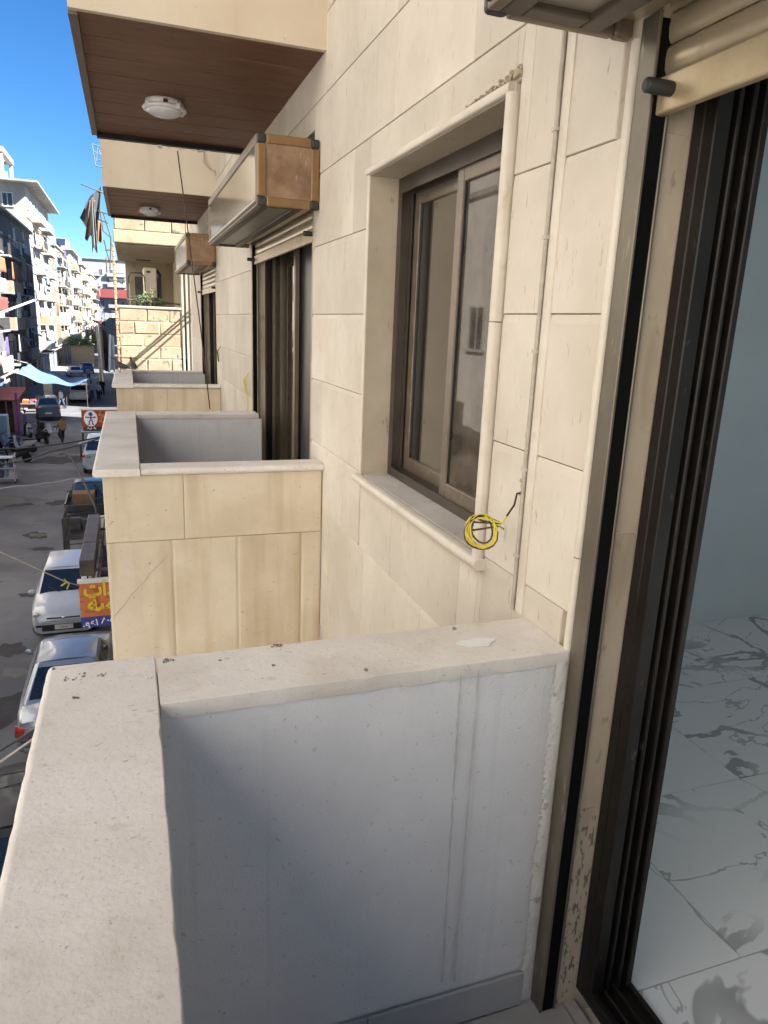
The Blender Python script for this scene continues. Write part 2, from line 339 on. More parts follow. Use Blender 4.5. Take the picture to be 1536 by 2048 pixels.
# ---- upper balcony slabs with plank soffits and parapet fronts
def slab(y0, y1, seed, zs=1.18, lampc=None):
    xs = -.169
    m = MB(); m.box(xs, X+.02, y0, y0+.03, zs, zs+1.25); m.box(xs, xs+.03, y0+.03, y1, zs, zs+1.25); m.box(xs+.03, X+.02, y1-.03, y1, zs+.03, zs+1.25); m.box(xs+.03, X+.02, y0+.03, y1-.03, zs+.03, zs+.2)
    sb = m.obj('upper_balcony', FRONT, apt)
    n = 8; wdt = (y1-.03-(y0+.035))/n; rs = random.Random(seed)
    for i in range(n):
        a = y0+.035+i*wdt; dz = rs.uniform(-.001, .001)
        MB().box(xs+.032, X+.012, a+.005, a+wdt-.005, zs+.003+dz, zs+.024).obj('soffit_plank', WOOD, sb, bevel=.004, seg=1)
    m = MB(); m.box(xs-.002, xs+.034, y0+.034, y1+.004, zs-.012, zs+.001); m.obj('edge_trim', BRONZE, sb)
    MB().box(xs+.03, X, y1-.035, y1+.012, zs-.028, zs+.02).obj('edge_trim', DARKBR, sb)
    return sb
FRONT = mat('limestone_front', (.58, .48, .35), (.66, .57, .44), 1.6, 8, .78, bump=.1, bscale=30, spots=((1.4, (3, 3, .3), .56, .75, (.46, .37, .25), .4), (30, (1, 1, 1), .7, .75, (.3, .22, .14), .5)))
sl1 = slab(3.514, 5.69, 1); sl2 = slab(7.88, 10.06, 2)
slab(-2.2, 1.30, 3)
# ragged broken mortar at the far end of the first soffit
m = MB(); rr = random.Random(9)
for _ in range(26):
    x = rr.uniform(.25, .62); s = rr.uniform(.006, .02); m.rock((x, 5.70+rr.uniform(-.01, .01), 1.16+rr.uniform(-.012, .01)), s, rr)
m.obj('broken_mortar', CEMENT, sl1)['kind'] = 'stuff'

# ---- window: reveal, trims, sill, frame, sashes
fx0, fx1 = 1.015, 1.105
WY0, WY1, WZ0, WZ1 = 1.7045, 2.8055, SILL+.002, WT-.0045
m = MB()   # outer frame with three track fins
m.box(fx0, fx1, WY1-.022, WY1, WZ0, WZ1); m.box(fx0, fx1, WY0, WY0+.022, WZ0, WZ1); m.box(fx0, fx1, WY0+.022, WY1-.022, WZ1-.03, WZ1); m.box(fx0, fx1, WY0+.022, WY1-.022, WZ0, WZ0+.018)
for x in (fx0, fx0+.043, fx1-.006): m.box(x, x+.006, WY1-.04, WY1-.022, WZ0+.018, WZ1-.03); m.box(x, x+.006, WY0+.022, WY1-.04, WZ0+.018, WZ0+.034); m.box(x, x+.006, WY0+.022, WY1-.04, WZ1-.055, WZ1-.03)
win = m.obj('window', mat('window_bronze', (.055, .041, .031), (.075, .057, .043), 8, 4, .45, metal=.2), apt)
REVEAL = mat('shaded_reveal_stone', (.36, .30, .22), (.45, .38, .29), 3, 8, .75, spots=((14, (2, 2, .8), .66, .72, (.2, .15, .1), .5),))  # shade of the window recess is put into this darker stone colour
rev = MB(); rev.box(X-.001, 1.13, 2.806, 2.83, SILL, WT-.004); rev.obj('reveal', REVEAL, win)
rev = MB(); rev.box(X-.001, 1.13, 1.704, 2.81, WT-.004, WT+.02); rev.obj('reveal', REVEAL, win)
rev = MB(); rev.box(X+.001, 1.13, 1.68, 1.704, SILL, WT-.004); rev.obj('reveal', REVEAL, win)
def roundbar(p0, p1, r, sx=1, n=10):
    return MB().tube([p0, p1], r, n)
def pencil(axis, c, lo, hi, rx, ry):
    m = MB(); rings = []
    for s in (lo, hi):
        ring = []
        for k in range(14):
            a = 2*math.pi*k/14; u = math.copysign(abs(math.cos(a))**.6, math.cos(a))*rx; v = math.copysign(abs(math.sin(a))**.6, math.sin(a))*ry
            ring.append((c[0]+u, c[1]+v, s) if axis == 'z' else (c[0]+u, s, c[1]+v))
        rings.append(ring)
    return m.loft(rings)
pencil('z', (X-.008, 1.6895), .02, WT-.005, .018, .0135).obj('trim', TRIM, win)
pencil('z', (X-.008, 1.69), SILL-.03, .017, .018, .013).obj('trim', TRIM, win)
pencil('y', (X-.004, WT+.012), 1.705, 2.83, .012, .013).obj('trim', TRIM, win)
pencil('z', (X-.002, 2.818), SILL, WT, .006, .009).obj('trim', TRIM, win)
SILLM = mat('sill_stone', (.42, .39, .36), (.54, .50, .46), 6, 9, .5, spots=((14, (1, 1, 1), .58, .68, (.26, .24, .22), .5), (30, (1, 1, 1), .68, .72, (.8, .78, .74), .4)))
for a, b in ((1.66, 2.27), (2.272, 2.84)):
    pencil('y', (X-.012, SILL-.016), a, b, .022, .0165).obj('sill_edge', TRIM, win)
    MB().box(X+.008, 1.12, a+.04 if a < 1.7 else a, b-.03 if b > 2.8 else b, SILL-.03, SILL+.001).obj('sill', SILLM, win)
# mortar crumbs on the top corner of the trim
m = MB(); rr = random.Random(4); CRUMB = mat('crumbling_mortar', (.36, .29, .2), (.5, .43, .32), 60, 5, .9, bump=.5, bscale=200)
for _ in range(150):
    t = rr.random()**1.6; s = rr.uniform(.0015, .0055)*(1.25-t*.7); m.rock((X-.004+rr.uniform(-.004, .004), 1.672+t*.30, WT+.030+rr.uniform(-.006, .02)*(1-t)**1.5), s, rr)
m.obj('mortar_crumbs', CRUMB, win)['kind'] = 'stuff'
PANE1 = glass('window_glass', (.45, .42, .38), .17, (.30, .26, .20), dscale=140, refl=2.3); PANE2 = glass('screened_glass', (.20, .17, .14), .6, (.13, .105, .082), dscale=8, refl=.3)
def sash(y0, y1, x, pm, bm):
    z0, z1, t = WZ0+.022, WZ1-.036, .05
    m = MB(); m.box(x, x+.03, y0, y0+t, z0, z1); m.box(x, x+.03, y1-t, y1, z0, z1); m.box(x, x+.03, y0+t, y1-t, z0, z0+t+.01); m.box(x, x+.03, y0+t, y1-t, z1-t-.01, z1)
    s = m.obj('sash', bm, win, bevel=.004)
    g = MB(); t2 = t+.0
    for q in (0, 1):
        a = y0+t if q == 0 else y1-t-.006; g.box(x+.004, x+.010, a, a+.006, z0+t+.01, z1-t-.01)
    g.obj('gasket', BLACKP, s)
    MB().box(x+.012, x+.017, y0+t-.003, y1-t+.003, z0+t+.007, z1-t-.007).obj('pane', pm, s)
SASH = mat('sash_aluminium', (.15, .115, .085), (.19, .15, .112), 8, 4, .4, metal=.3, spots=((35, (1, 1, .4), .6, .7, (.42, .36, .28), .35),))
sash(2.23, 2.765, fx0+.055, PANE1, SASH); sash(1.735, 2.285, fx0+.012, PANE2, SASH)

# ---- room behind the window and the open door
ROOMW = mat('room_paint', (.53, .60, .635), (.57, .64, .675), 2, 3, .7)
room = MB()
RF = -1.63
room.box(1.14, 5.2, 3.06, 3.2, RF-.1, 1.15); [room.box(5.2, 5.3, a, b, c, d) for a, b, c, d in minus([(-2.6, 3.06, RF-.1, 1.15)], [(-2.4, -.5, -.75, .7)])]; room.box(1.14, 5.2, -2.7, -2.6, RF-.1, 1.15); room.box(1.14, 5.3, -2.7, 3.2, 1.15, 1.2); room.box(1.14, 5.3, -2.7, 3.2, RF-.12, RF-.011)  # same added rear opening, lets light into the room
room = room.obj('room', ROOMW, apt)
def marble():
    m = bpy.data.materials.new('marble_tile'); m.use_nodes = True; n = m.node_tree.nodes; L = m.node_tree.links.new; b = n['Principled BSDF']
    tc = n.new('ShaderNodeTexCoord'); oi = n.new('ShaderNodeObjectInfo'); sc = n.new('ShaderNodeMath'); sc.operation = 'MULTIPLY'; sc.inputs[1].default_value = 23; L(oi.outputs['Random'], sc.inputs[0])
    cm = n.new('ShaderNodeCombineXYZ'); L(sc.outputs[0], cm.inputs[2])
    ad = n.new('ShaderNodeVectorMath'); L(tc.outputs['Object'], ad.inputs[0]); L(cm.outputs[0], ad.inputs[1])
    def nz(s, d, rough=.6, dist=0):
        t = n.new('ShaderNodeTexNoise'); t.inputs['Scale'].default_value = s; t.inputs['Detail'].default_value = d; t.inputs['Roughness'].default_value = rough; t.inputs['Distortion'].default_value = dist; L(ad.outputs[0], t.inputs['Vector']); return t.outputs['Fac']
    def vein(f, wd):
        a = n.new('ShaderNodeMath'); a.operation = 'SUBTRACT'; L(f, a.inputs[0]); a.inputs[1].default_value = .5; q = n.new('ShaderNodeMath'); q.operation = 'ABSOLUTE'; L(a.outputs[0], q.inputs[0])
        r = n.new('ShaderNodeMapRange'); r.inputs[1].default_value = wd*.72; r.inputs[2].default_value = wd; r.inputs[3].default_value = 1; r.inputs[4].default_value = 0; L(q.outputs[0], r.inputs[0]); return r.outputs[0]
    def mul(a, c):
        q = n.new('ShaderNodeMath'); q.operation = 'MULTIPLY'; L(a, q.inputs[0])
        if hasattr(c, 'node'): L(c, q.inputs[1])
        else: q.inputs[1].default_value = c
        return q.outputs[0]
    msk = n.new('ShaderNodeMapRange'); msk.inputs[1].default_value = .38; msk.inputs[2].default_value = .58; L(nz(1.7, 2), msk.inputs[0])
    v1 = mul(vein(nz(1.15, 6, .52, .9), .020), msk.outputs[0]); v2 = mul(vein(nz(1.6, 5, .55, .7), .006), .7)
    mx = n.new('ShaderNodeMath'); mx.operation = 'MAXIMUM'; L(v1, mx.inputs[0]); L(v2, mx.inputs[1])
    c = n.new('ShaderNodeMix'); c.data_type = 'RGBA'; L(mul(mx.outputs[0], .85), c.inputs[0]); c.inputs[6].default_value = (.76, .77, .79, 1); c.inputs[7].default_value = (.27, .27, .275, 1)
    L(c.outputs[2], b.inputs['Base Color']); b.inputs['Roughness'].default_value = .12; b.inputs['Specular IOR Level'].default_value = .5
    return m
MARB = marble()
for j in range(-2, 4):
    y0, y1 = 1.14+.64*(j), 1.14+.64*(j+1)
    if y1 > 3.07: continue
    xs = [1.132]+{0: [1.50, 2.78, 4.06], 1: [2.14, 3.42, 4.7], 2: [2.56, 3.84]}.get(j, [1.7, 2.98, 4.26])+[5.2]
    for a, b in zip(xs[:-1], xs[1:]): MB().box(a, b-.004, y0, y1-.004, RF-.011, RF).obj('marble_tile', MARB, room)

# ---- sliding door frames (three tracks)
def door(y0, y1, z0, z1, leaf, near=True):
    d = MB()
    for ya, yb, s in ((y1-.03, y1, -1), (y0, y0+.03, 1)):
        d.box(1.007, 1.13, ya, yb, z0, z1)
        for x, wd in ((1.007, .035), (1.055, .01), (1.086, .01), (1.113, .017)):
            if s < 0: d.box(x, x+wd, ya-.03, ya, z0+.03, z1)
            else: d.box(x, x+wd, yb, yb+.03, z0+.03, z1)
    d.box(1.007, 1.13, y0+.03, y1-.03, z0, z0+.018)
    for x, wd in ((1.007, .02), (1.046, .007), (1.078, .007), (1.117, .013)): d.box(x, x+wd, y0+.03, y1-.03, z0+.018, z0+.04)
    d.box(1.007, 1.13, y0+.03, y1-.03, z1-.04, z1)
    fr = d.obj('sliding_door', DARKBR, apt, bevel=.0025, seg=1)
    return fr
d1 = door(-.8, 1.197, RF, .9, False)
d2 = door(3.723, 5.717, RF, .9, True); d3 = door(8.103, 9.877, RF, .9, True)
JAMB = mat('jamb_stone', (.40, .325, .235), (.49, .41, .31), 3, 8, .7, spots=((3.5, (2, 1, .5), .5, .62, (.29, .23, .16), .6), (16, (1, 1, .6), .60, .67, (.22, .17, .11), .6)), rand=.03)
JAMBD = mat('jamb_stone_soiled', (.46, .38, .29), (.55, .47, .37), 3, 8, .75, spots=((4, (2, 1, .5), .48, .6, (.33, .27, .2), .65), (45, (1.8, 1, .6), .55, .60, (.10, .085, .07), .85)), rand=.03)
for z0, z1, mt in ((FL, -1.09, JAMBD), (-1.088, -.41, JAMB), (-.408, .36, JAMB), (.362, .9, JAMB)): MB().box(X+.012, 1.0075, 1.198, 1.236, z0, z1).obj('jamb_stone', mt, d1)
for ys, dd in ((((3.68, 3.7225), (5.7175, 5.75)), d2), (((8.06, 8.1025), (9.8775, 9.91)), d3)):
    for a, b in ys: MB().box(X+.005, 1.0075, a, b, FL, .9).obj('jamb_stone', JAMB, dd)
DG = glass('dark_door_glass', (.02, .02, .02), .6, (.085, .066, .048), dscale=14, refl=.6); FILM = mat('plastic_film', (.03, .029, .029), (.065, .065, .066), 3, 8, .4, vec=(1, 1, .35), bump=.4, bscale=6)
for dd, ya, yb in ((d2, 3.79, 5.66), (d3, 8.17, 9.82)):
    mid = ya+.30+(yb-ya)*.42
    for k in range(4): MB().box(1.018+k*.026, 1.04+k*.026, ya+.02+k*.055, ya+.11+k*.06, RF+.045, .85).obj('parked_stile', DARKBR if k % 2 else BLACKP, dd)
    for a, b, x, mt in ((ya+.24, mid, 1.085, FILM), (mid-.05, yb, 1.05, DG)):
        m = MB(); m.box(x, x+.028, a, a+.055, RF+.045, .85); m.box(x, x+.028, b-.055, b, RF+.045, .85); m.box(x, x+.028, a+.055, b-.055, RF+.045, RF+.11); m.box(x, x+.028, a+.055, b-.055, .79, .85)
        lf = m.obj('door_leaf', DARKBR if mt is FILM else BRONZE, dd); MB().box(x+.01, x+.016, a+.05, b-.05, RF+.1, .8).obj('pane', mt, lf)
    MB().box(1.139, 1.6, ya-.2, yb+.2, RF-.05, 1).obj('dim_interior', BLACKP, dd)  # solid black box stands in for the darkness of the unlit room
# rounded stone trim by the door edge
for z0, z1 in ((FL+.02, -.475), (-.472, .52)): pencil('z', (X+.006, 1.248), z0, z1, .012, .010).obj('trim', TRIM, d1)

# ================================================================ roller shutters
def shutter(y0, y1, bottom, label, ry, railm):
    sh = wthing('roller_shutter', label, 'shutter', (X-.15, (y0+y1)/2, .52), 'roller shutters over the balcony doors')
    x0, x1, z0, z1 = .60, X-.003, .52, .832; fw = .042
    body = MB(); body.box(x0+.008, x1, y0+.008, y1-.008, z0+.03, z1-.006); bx = body.obj('box', CHAMP, sh)
    for ye, s in ((y0, -1), (y1, 1)):
        ya, yb = (ye, ye+.022) if s < 0 else (ye-.022, ye)
        MB().box(x0+fw, x1-fw, ya+.006, yb-.002, z0+fw, z1-fw).obj('end_panel', LAMIN, bx)
        for (a, b, c, d) in ((x0+fw, x1-fw, z0, z0+fw), (x0+fw, x1-fw, z1-fw, z1), (x0, x0+fw, z0+fw, z1-fw), (x1-fw, x1, z0+fw, z1-fw)):
            MB().box(a, b, ya, yb, c, d).obj('frame_bar', GOLD if s < 0 else BRONZE, bx, bevel=.006)
        for (a, b) in ((x0, z0), (x0, z1-fw), (x1-fw, z0), (x1-fw, z1-fw)):
            MB().box(a-.001, a+fw-.001 if a > .7 else a+fw, ya-.0015, yb+.0015, b, b+fw).obj('corner_cap', BRONZE if s > 0 and a > .7 else BLACKP, bx, bevel=.009, seg=3)
    # front panel with frame
    MB().box(x0+.003, x0+.008, y0+.06, y1-.06, z0+fw, z1-fw).obj('front_panel', CHAMPG, bx)
    for (a, b, c, d) in ((y0+.022, y1-.022, z0, z0+fw), (y0+.022, y1-.022, z1-fw, z1), (y0+.022, y0+.06, z0+fw, z1-fw), (y1-.06, y1-.022, z0+fw, z1-fw)):
        MB().box(x0-.004, x0+.02, a, b, c, d).obj('frame_bar', BRONZE, bx, bevel=.005)
    for dz in (.010, .022): MB().box(x0-.009, x0-.003, y0+.03, y1-.03, z0+dz, z0+dz+.006).obj('groove_rail', DARKBR if dz < .02 else CHAMP, bx)
    # underside: recessed soffit panel in a frame
    MB().box(x0+.06, x1-.12, y0+.06, y1-.06, z0+.012, z0+.018).obj('soffit_panel', SOFP, bx)
    for (a, b, c, d) in ((x0+.02, x0+.06, y0+.022, y1-.022), (x1-.12, x1-.075, y0+.022, y1-.022), (x0+.06, x1-.12, y0+.022, y0+.06), (x0+.06, x1-.12, y1-.06, y1-.022)):
        MB().box(a, b, c, d, z0, z0+.02).obj('frame_bar', BRZD, bx, bevel=.004)
    # curtain of slats between the guides
    n = 0; z = bottom
    bar = MB().box(.918, .938, ry[0]-.012, ry[1]+.012, z, z+.062).obj('bottom_bar', GOLDC, sh, bevel=.004)
    z += .064
    me = None
    while z < .60:
        prof = [(.936, z), (.931, z+.002), (.9265, z+.010), (.925, z+.026), (.9265, z+.042), (.931, z+.049), (.936, z+.05)]
        MB().loft([[(a, yy, b) for a, b in prof] for yy in (ry[0]-.012, ry[1]+.012)], True, True, True).obj('slat', CHAMP, sh)
        z += .0515
    for yy in (ry[0]+.05, ry[1]-.05):
        st = MB().lathe([(.0, -.055), (.0105, -.055), (.0125, -.052), (.0125, -.002), (.012, 0)], (.918, yy, bottom+.034), 16, 'x').obj('stop', BLACKP, sh)
    for yy, s in ((ry[0], -1), (ry[1], 1)):
        a, b = (yy-.03, yy+.018) if s < 0 else (yy-.018, yy+.03)
        m = MB(); m.box(X+.001, X+.008, a, b, RF-.045, z0+.03); m.box(X+.04, X+.047, a, b, RF-.045, z0+.03)
        if s < 0: m.box(X+.008, X+.04, a, a+.01, RF-.045, z0+.03)
        else: m.box(X+.008, X+.04, b-.01, b, RF-.045, z0+.03)
        g = m.obj('guide_rail', railm, sh, bevel=.0015, seg=1)
        m = MB().box(X+.0082, X+.0398, a+.0102 if s < 0 else a+.003, b-.003 if s < 0 else b-.0102, RF-.04, z0+.02)
        m.obj('slot_dark_fill', SLOT, g)  # black box fills the guide slot, its darkness put into the colour
    return sh
GUIDE2 = mat('guide_beige', (.36, .31, .225), (.44, .39, .29), 5, 6, .5, metal=.2, spots=((9, (1, 1, .4), .58, .68, (.2, .14, .08), .6),))
BRZD = mat('dull_bronze', (.075, .055, .04), (.10, .075, .055), 6, 4, .5, metal=.2)
SOFP = mat('box_soffit_panel', (.22, .19, .145), (.28, .245, .19), 4, 5, .4, metal=.2)
SLOT = mat('slot_black', (.006, .006, .006), (.008, .008, .008), 5, 2, .95, spec=.05)
CHAMPG = mat('champagne_panel', (.42, .35, .25), (.50, .43, .32), 3, 6, .14, metal=.6, spots=((6, (1, 1, 1), .6, .75, (.4, .3, .2), .4),))
GOLDC = mat('sand_aluminium', (.44, .34, .20), (.52, .42, .27), 9, 6, .42, metal=.3, spots=((7, (1, 1, 1), .58, .7, (.3, .22, .12), .4),))
shutter(-.85, 1.272, .385, 'raised sand-coloured roller shutter over the open door to the marble-floored room', (-.72, 1.206), OLIVE)
shutter(3.595, 5.76, .40, 'raised roller shutter with marbled box end, between the sliding window and the mortar-ragged soffit end', (3.735, 5.705), GUIDE2)
shutter(7.975, 9.87, .28, 'raised roller shutter with marbled box end beside the rough stone-block parapet', (8.115, 9.865), GUIDE2)

# ================================================================ fixtures on the facade
def lamp(px, py, label):
    c = atz(px, py, 1.17); x, y, z = c.x, c.y, 1.181
    t = thing('ceiling_lamp', label, 'lamp', (x, y, z), 0, 'round lamps under the balcony soffits')
    MB().lathe([(.0, 0), (.105, 0), (.108, -.02), (.104, -.034), (.0, -.034)], n=28).obj('base', LAMPW, t)
    m = MB()
    m.lathe([(.100, -.030), (.118, -.032), (.124, -.04), (.118, -.05), (.100, -.052)], n=40)
    for k in range(4):
        a = k*math.pi/2+.6; m.box(.115*math.cos(a)-.012, .115*math.cos(a)+.012, .115*math.sin(a)-.012, .115*math.sin(a)+.012, -.052, -.03)
    m.obj('rim', LAMPW, t)
    MB().lathe([(.0, -.085), (.03, -.084), (.065, -.076), (.09, -.064), (.102, -.05), (.1, -.04), (0, -.04)], n=32).obj('diffuser', FROST, t)
    MB().box(-.012, .012, -.112, -.100, -.034, -.012).obj('clip', BLACKP, t)
FROST = mat('frosted_glass', (.66, .65, .66), (.74, .73, .74), 40, 3, .18, bump=.1, bscale=60)
lamp(329, 207, 'round white bulkhead lamp on the dark plank soffit, above the long marbled shutter box')
lamp(300, 418, 'round white bulkhead lamp on the plank soffit beside the stone-block loggia')
m = MB(); m.tube([(X-.006, 1.487, z) for z in (-.69, -.3, .1, .56, 1.6)], .0055, 8); co = wthing('wall_cable', 'thin pale cable clipped straight down the stone wall beside the sliding window', 'cable', (X, 1.487, -.69)); m.obj('cable', WIREW, co)
CORDB = mat('clip_grey', (.45, .41, .35), (.5, .46, .4), 30, rough=.6)
m = MB(); m.box(X-.003, X+.001, 1.447, 1.478, -.69, 1.6); m.obj('backing_strip', TRIM, co)
for z in (-.55, -.33, -.05, .2, .42): MB().box(X-.013, X+.001, 1.479, 1.495, z, z+.008).obj('clip', CORDB, co)
# coil of yellow and brown wire hanging from its hole
hole = Vector((X-.002, atx(1046, 985, X).y, atx(1046, 985, X).z)); cc = atx(962, 1062, .80); e1 = CR.copy(); e2 = CU.copy()
wc = wthing('wire_coil', 'coiled yellow and brown electric wire hanging from a hole beside the window sill', 'wire', tuple(hole))
def coil(rad, off, ph, turns, mt, nm, sy=1.15, wob=.004):
    kn = cc+e1*.045+e2*.016; p = [hole+Vector((.01, 0, 0)), hole+Vector((-.012, .004, -.003)), hole*.66+kn*.34+Vector((0, 0, -.004)), hole*.33+kn*.67+Vector((0, 0, -.006)), kn+Vector((.004, -.004, .004))]
    N = int(18*turns)
    for i in range(N+1):
        a = .4+ph+2*math.pi*turns*i/N; r_ = rad*(1+.10*math.sin(2.3*a+ph)); p.append(cc+off+e1*(r_*math.cos(a))+e2*(r_*sy*math.sin(a))+CF*(wob*math.sin(1.7*a+ph)))
    p += [kn+Vector((0, 0, -.004)), kn+e1*.012-e2*.012]
    return MB().tube(p, .0025, 6).obj(nm, mt, wc)
coil(.036, Vector((0, 0, 0)), 0, 2.1, YEL, 'yellow_wire'); coil(.033, e1*.004-e2*.002, 1.2, 1.9, YEL, 'yellow_wire'); coil(.038, -e2*.005, .5, 1.2, BRN, 'brown_wire'); coil(.028, e1*.002+e2*.004, 2.2, 1.1, BRN, 'brown_wire')
m = MB(); rr = random.Random(2)
for _ in range(40): s = rr.uniform(.002, .005); m.rock((X-.0005, hole.y+rr.uniform(-.01, .01), hole.z+rr.uniform(-.008, .03)), s, rr)
m.obj('hole_mortar', CRUMB, wc)['kind'] = 'stuff'
# small wire coils on the wall further along
def smallcoil(px, py, label, tail):
    c = atx(px, py, X-.02); t = wthing('wire_coil', label, 'wire', (X, c.y, c.z))
    pts = [(X, c.y-.05, c.z+.1), (X-.03, c.y-.02, c.z+.05)]+[(X-.025-.006*math.sin(a), c.y+.045*math.cos(a), c.z+.06*math.sin(a)) for a in [k*.42 for k in range(32)]]
    if tail: pts += [(X-.01, c.y-.03, c.z-.12), (X-.008, c.y-.02, c.z-.22), (X-.008, c.y-.05, c.z-.32)]
    MB().tube(pts, .004, 6).obj('yellow_wire', YEL if tail else BRN, t)
smallcoil(491, 770, 'small yellow wire loop with a loose tail, on the wall beyond the first shuttered door', True)
smallcoil(437, 712, 'tiny dark wire loop on the wall by the far shuttered door', False)
# cord hanging from the soffit to the parapet
a = aty(355, 302, 5.71); b = aty(420, 818, 5.60)
single('hanging_rope', MB().tube([a, (a*2+b)/3+Vector((.004, 0, -.01)), (a+b*2)/3+Vector((.006, 0, -.01)), b], .005, 6), BRN, 'thin dark cord hanging from the ragged soffit edge to the parapet below', 'rope')
a = aty(408, 312, 7.86); single('soffit_wire', MB().tube([aty(408, 305, 7.86), aty(408, 325, 7.85), aty(420, 338, 7.85), aty(430, 343, 7.85), aty(436, 365, 7.85)], .006, 6), WIREW, 'kinked pale wire dangling on the upper balcony front under the far slab', 'wire')
# ================================================================ street
tag(MB().add([(-60, -40, GZ), (60, -40, GZ), (60, 900, GZ), (-60, 900, GZ)], [(0, 1, 2, 3)]).obj('street', ASPH), None, None, kind='structure')
tag(MB().box(-10.6, -8.6, -30, 320, GZ-.1, GZ+.13).obj('pavement', PAVE, bevel=.03), None, None, kind='structure')
tag(MB().box(-.75, .9, -10, 54, GZ-.1, GZ+.12).obj('pavement', PAVE, bevel=.03), None, None, kind='structure')
PATCH = mat('asphalt_patch', (.035, .034, .036), (.06, .058, .06), 2, 8, .85, bump=.6, bscale=25); DUST = mat('dusty_patch', (.125, .12, .115), (.17, .16, .15), 2, 8, .9, bump=.4, bscale=25)
def patch(px, py, rx, ry, mt, dz, seed):
    c = atz(px, py, GZ); r = random.Random(seed); ph = [r.uniform(0, 6) for _ in range(3)]
    pts = []
    for k in range(28):
        a = 2*math.pi*k/28; q = 1+.22*math.sin(2*a+ph[0])+.14*math.sin(5*a+ph[1])+.08*math.sin(9*a+ph[2]); pts.append((c.x+rx*q*math.cos(a), c.y+ry*q*math.sin(a), GZ+dz))
    tag(MB().add(pts, [tuple(range(28))]).obj('road_patch', mt), None, None, kind='structure')
for i, q in enumerate(((72, 1071, .38, .5, PATCH, .004), (75, 1070, .26, .3, DUST, .008), (85, 1098, .45, .2, PATCH, .004), (120, 1005, .5, .5, PATCH, .004), (10, 1000, .7, 1.1, DUST, .004), (20, 1300, .3, .5, PATCH, .004), (12, 1420, .5, .6, PATCH, .004), (30, 1345, .25, .3, DUST, .004), (118, 1118, .3, .35, DUST, .004), (40, 1010, .5, .3, PATCH, .004), (60, 1190, .3, .2, PATCH, .004), (120, 920, 1.2, 1.5, PATCH, .004))): patch(*q, 40+i)

# ================================================================ generic buildings
WINDARK = mat('window_dark_glass', (.03, .035, .045), (.06, .07, .08), 2, 3, .15)
SHUT = [mat('shutter_grey', (.22, .23, .25), None, 6, 3, .5), mat('shutter_brown', (.16, .10, .07), None, 6, 3, .6), mat('shutter_white', (.5, .5, .5), None, 6, 3, .5), mat('shutter_blue', (.1, .15, .28), None, 6, 3, .5)]
FRAMEW = mat('window_frame_white', (.55, .54, .52), (.65, .64, .62), 3, 3, .5)
RAIL = mat('rail_dark', (.05, .05, .06), (.09, .085, .08), 5, 3, .6)
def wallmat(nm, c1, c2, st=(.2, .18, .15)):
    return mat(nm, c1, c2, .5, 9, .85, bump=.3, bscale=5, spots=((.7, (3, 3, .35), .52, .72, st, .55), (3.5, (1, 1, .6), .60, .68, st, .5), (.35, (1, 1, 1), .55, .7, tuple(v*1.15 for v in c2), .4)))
WHITE = wallmat('whitewash_wall', (0.281, 0.273, 0.257), (0.359, 0.351, 0.328), (.20, .18, .16)); OPPW = wallmat('bright_whitewash', (.70, .67, .61), (.79, .76, .70), (.45, .42, .38)); CREAM = wallmat('cream_wall', (0.288, 0.232, 0.152), (0.368, 0.304, 0.216), (.2, .14, .09)); SHADEW = wallmat('shaded_grey_wall', (.085, .09, .11), (.15, .15, .17), (.035, .035, .05))  # corner building's wall: its shade is put into the dark bluish colour
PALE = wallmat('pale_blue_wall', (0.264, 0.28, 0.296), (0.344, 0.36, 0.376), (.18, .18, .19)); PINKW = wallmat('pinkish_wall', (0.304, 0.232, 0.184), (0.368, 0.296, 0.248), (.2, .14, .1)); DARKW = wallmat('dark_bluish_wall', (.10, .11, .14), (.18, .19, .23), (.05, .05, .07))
SLABM = mat('balcony_slab', (.28, .27, .25), (.38, .37, .35), 1, 8, .85, spots=((2, (3, 3, .4), .55, .7, (.26, .24, .22), .5),))
CLOTHS = [mat('cloth_%s' % k, c, tuple(v*1.2 for v in c), 2, 4, .9, vec=(3, 3, .3)) for k, c in (('white', (.46, .46, .46)), ('navy', (.03, .04, .10)), ('orange', (.26, .12, .06)), ('grey', (.06, .065, .075)), ('tan', (.18, .12, .075)), ('teal', (.1, .26, .28)), ('red', (.22, .05, .045)), ('violet', (.09, .07, .16)), ('pale_blue', (.28, .36, .44)))]
TANK = mat('roof_tank', (.55, .55, .55), (.65, .65, .65), 2, 3, .5); SOLAR = mat('solar_glass', (.02, .03, .06), (.03, .045, .09), 2, 2, .15)
def wface(face, x, y, a, b):  # local (a along, b out) -> xy on the building face
    return (x+b, a) if face == 'x' else (a, y-b)
def fbox(m, face, P, a0, a1, z0, z1, d0, d1):
    if face == 'x': m.box(P+d0, P+d1, a0, a1, z0, z1)
    else: m.box(a0, a1, P-d1, P-d0, z0, z1)
    return m
def fwindow(bld, face, P, a, z, wd, h, r):
    m = MB(); t = .09
    fbox(m, face, P, a, a+t, z, z+h, -.02, .06); fbox(m, face, P, a+wd-t, a+wd, z, z+h, -.02, .06); fbox(m, face, P, a+t, a+wd-t, z+h-t, z+h, -.02, .06); fbox(m, face, P, a-.1, a+wd+.1, z-.1, z, -.02, .14)
    fbox(m, face, P, a+wd/2-.03, a+wd/2+.03, z, z+h-t, -.02, .045)
    o = m.obj('window', FRAMEW, bld)
    k = r.random(); s = MB(); fbox(s, face, P, a+t, a+wd-t, z, z+h-t, -.01, .015); s.obj('pane', WINDARK if k < .6 else r.choice(SHUT), o)
    if k > .8:
        s = MB(); fbox(s, face, P, a-.1, a+wd+.1, z+h, z+h+.08, 0, .5); s.obj('hood', SLABM, o)
    return o
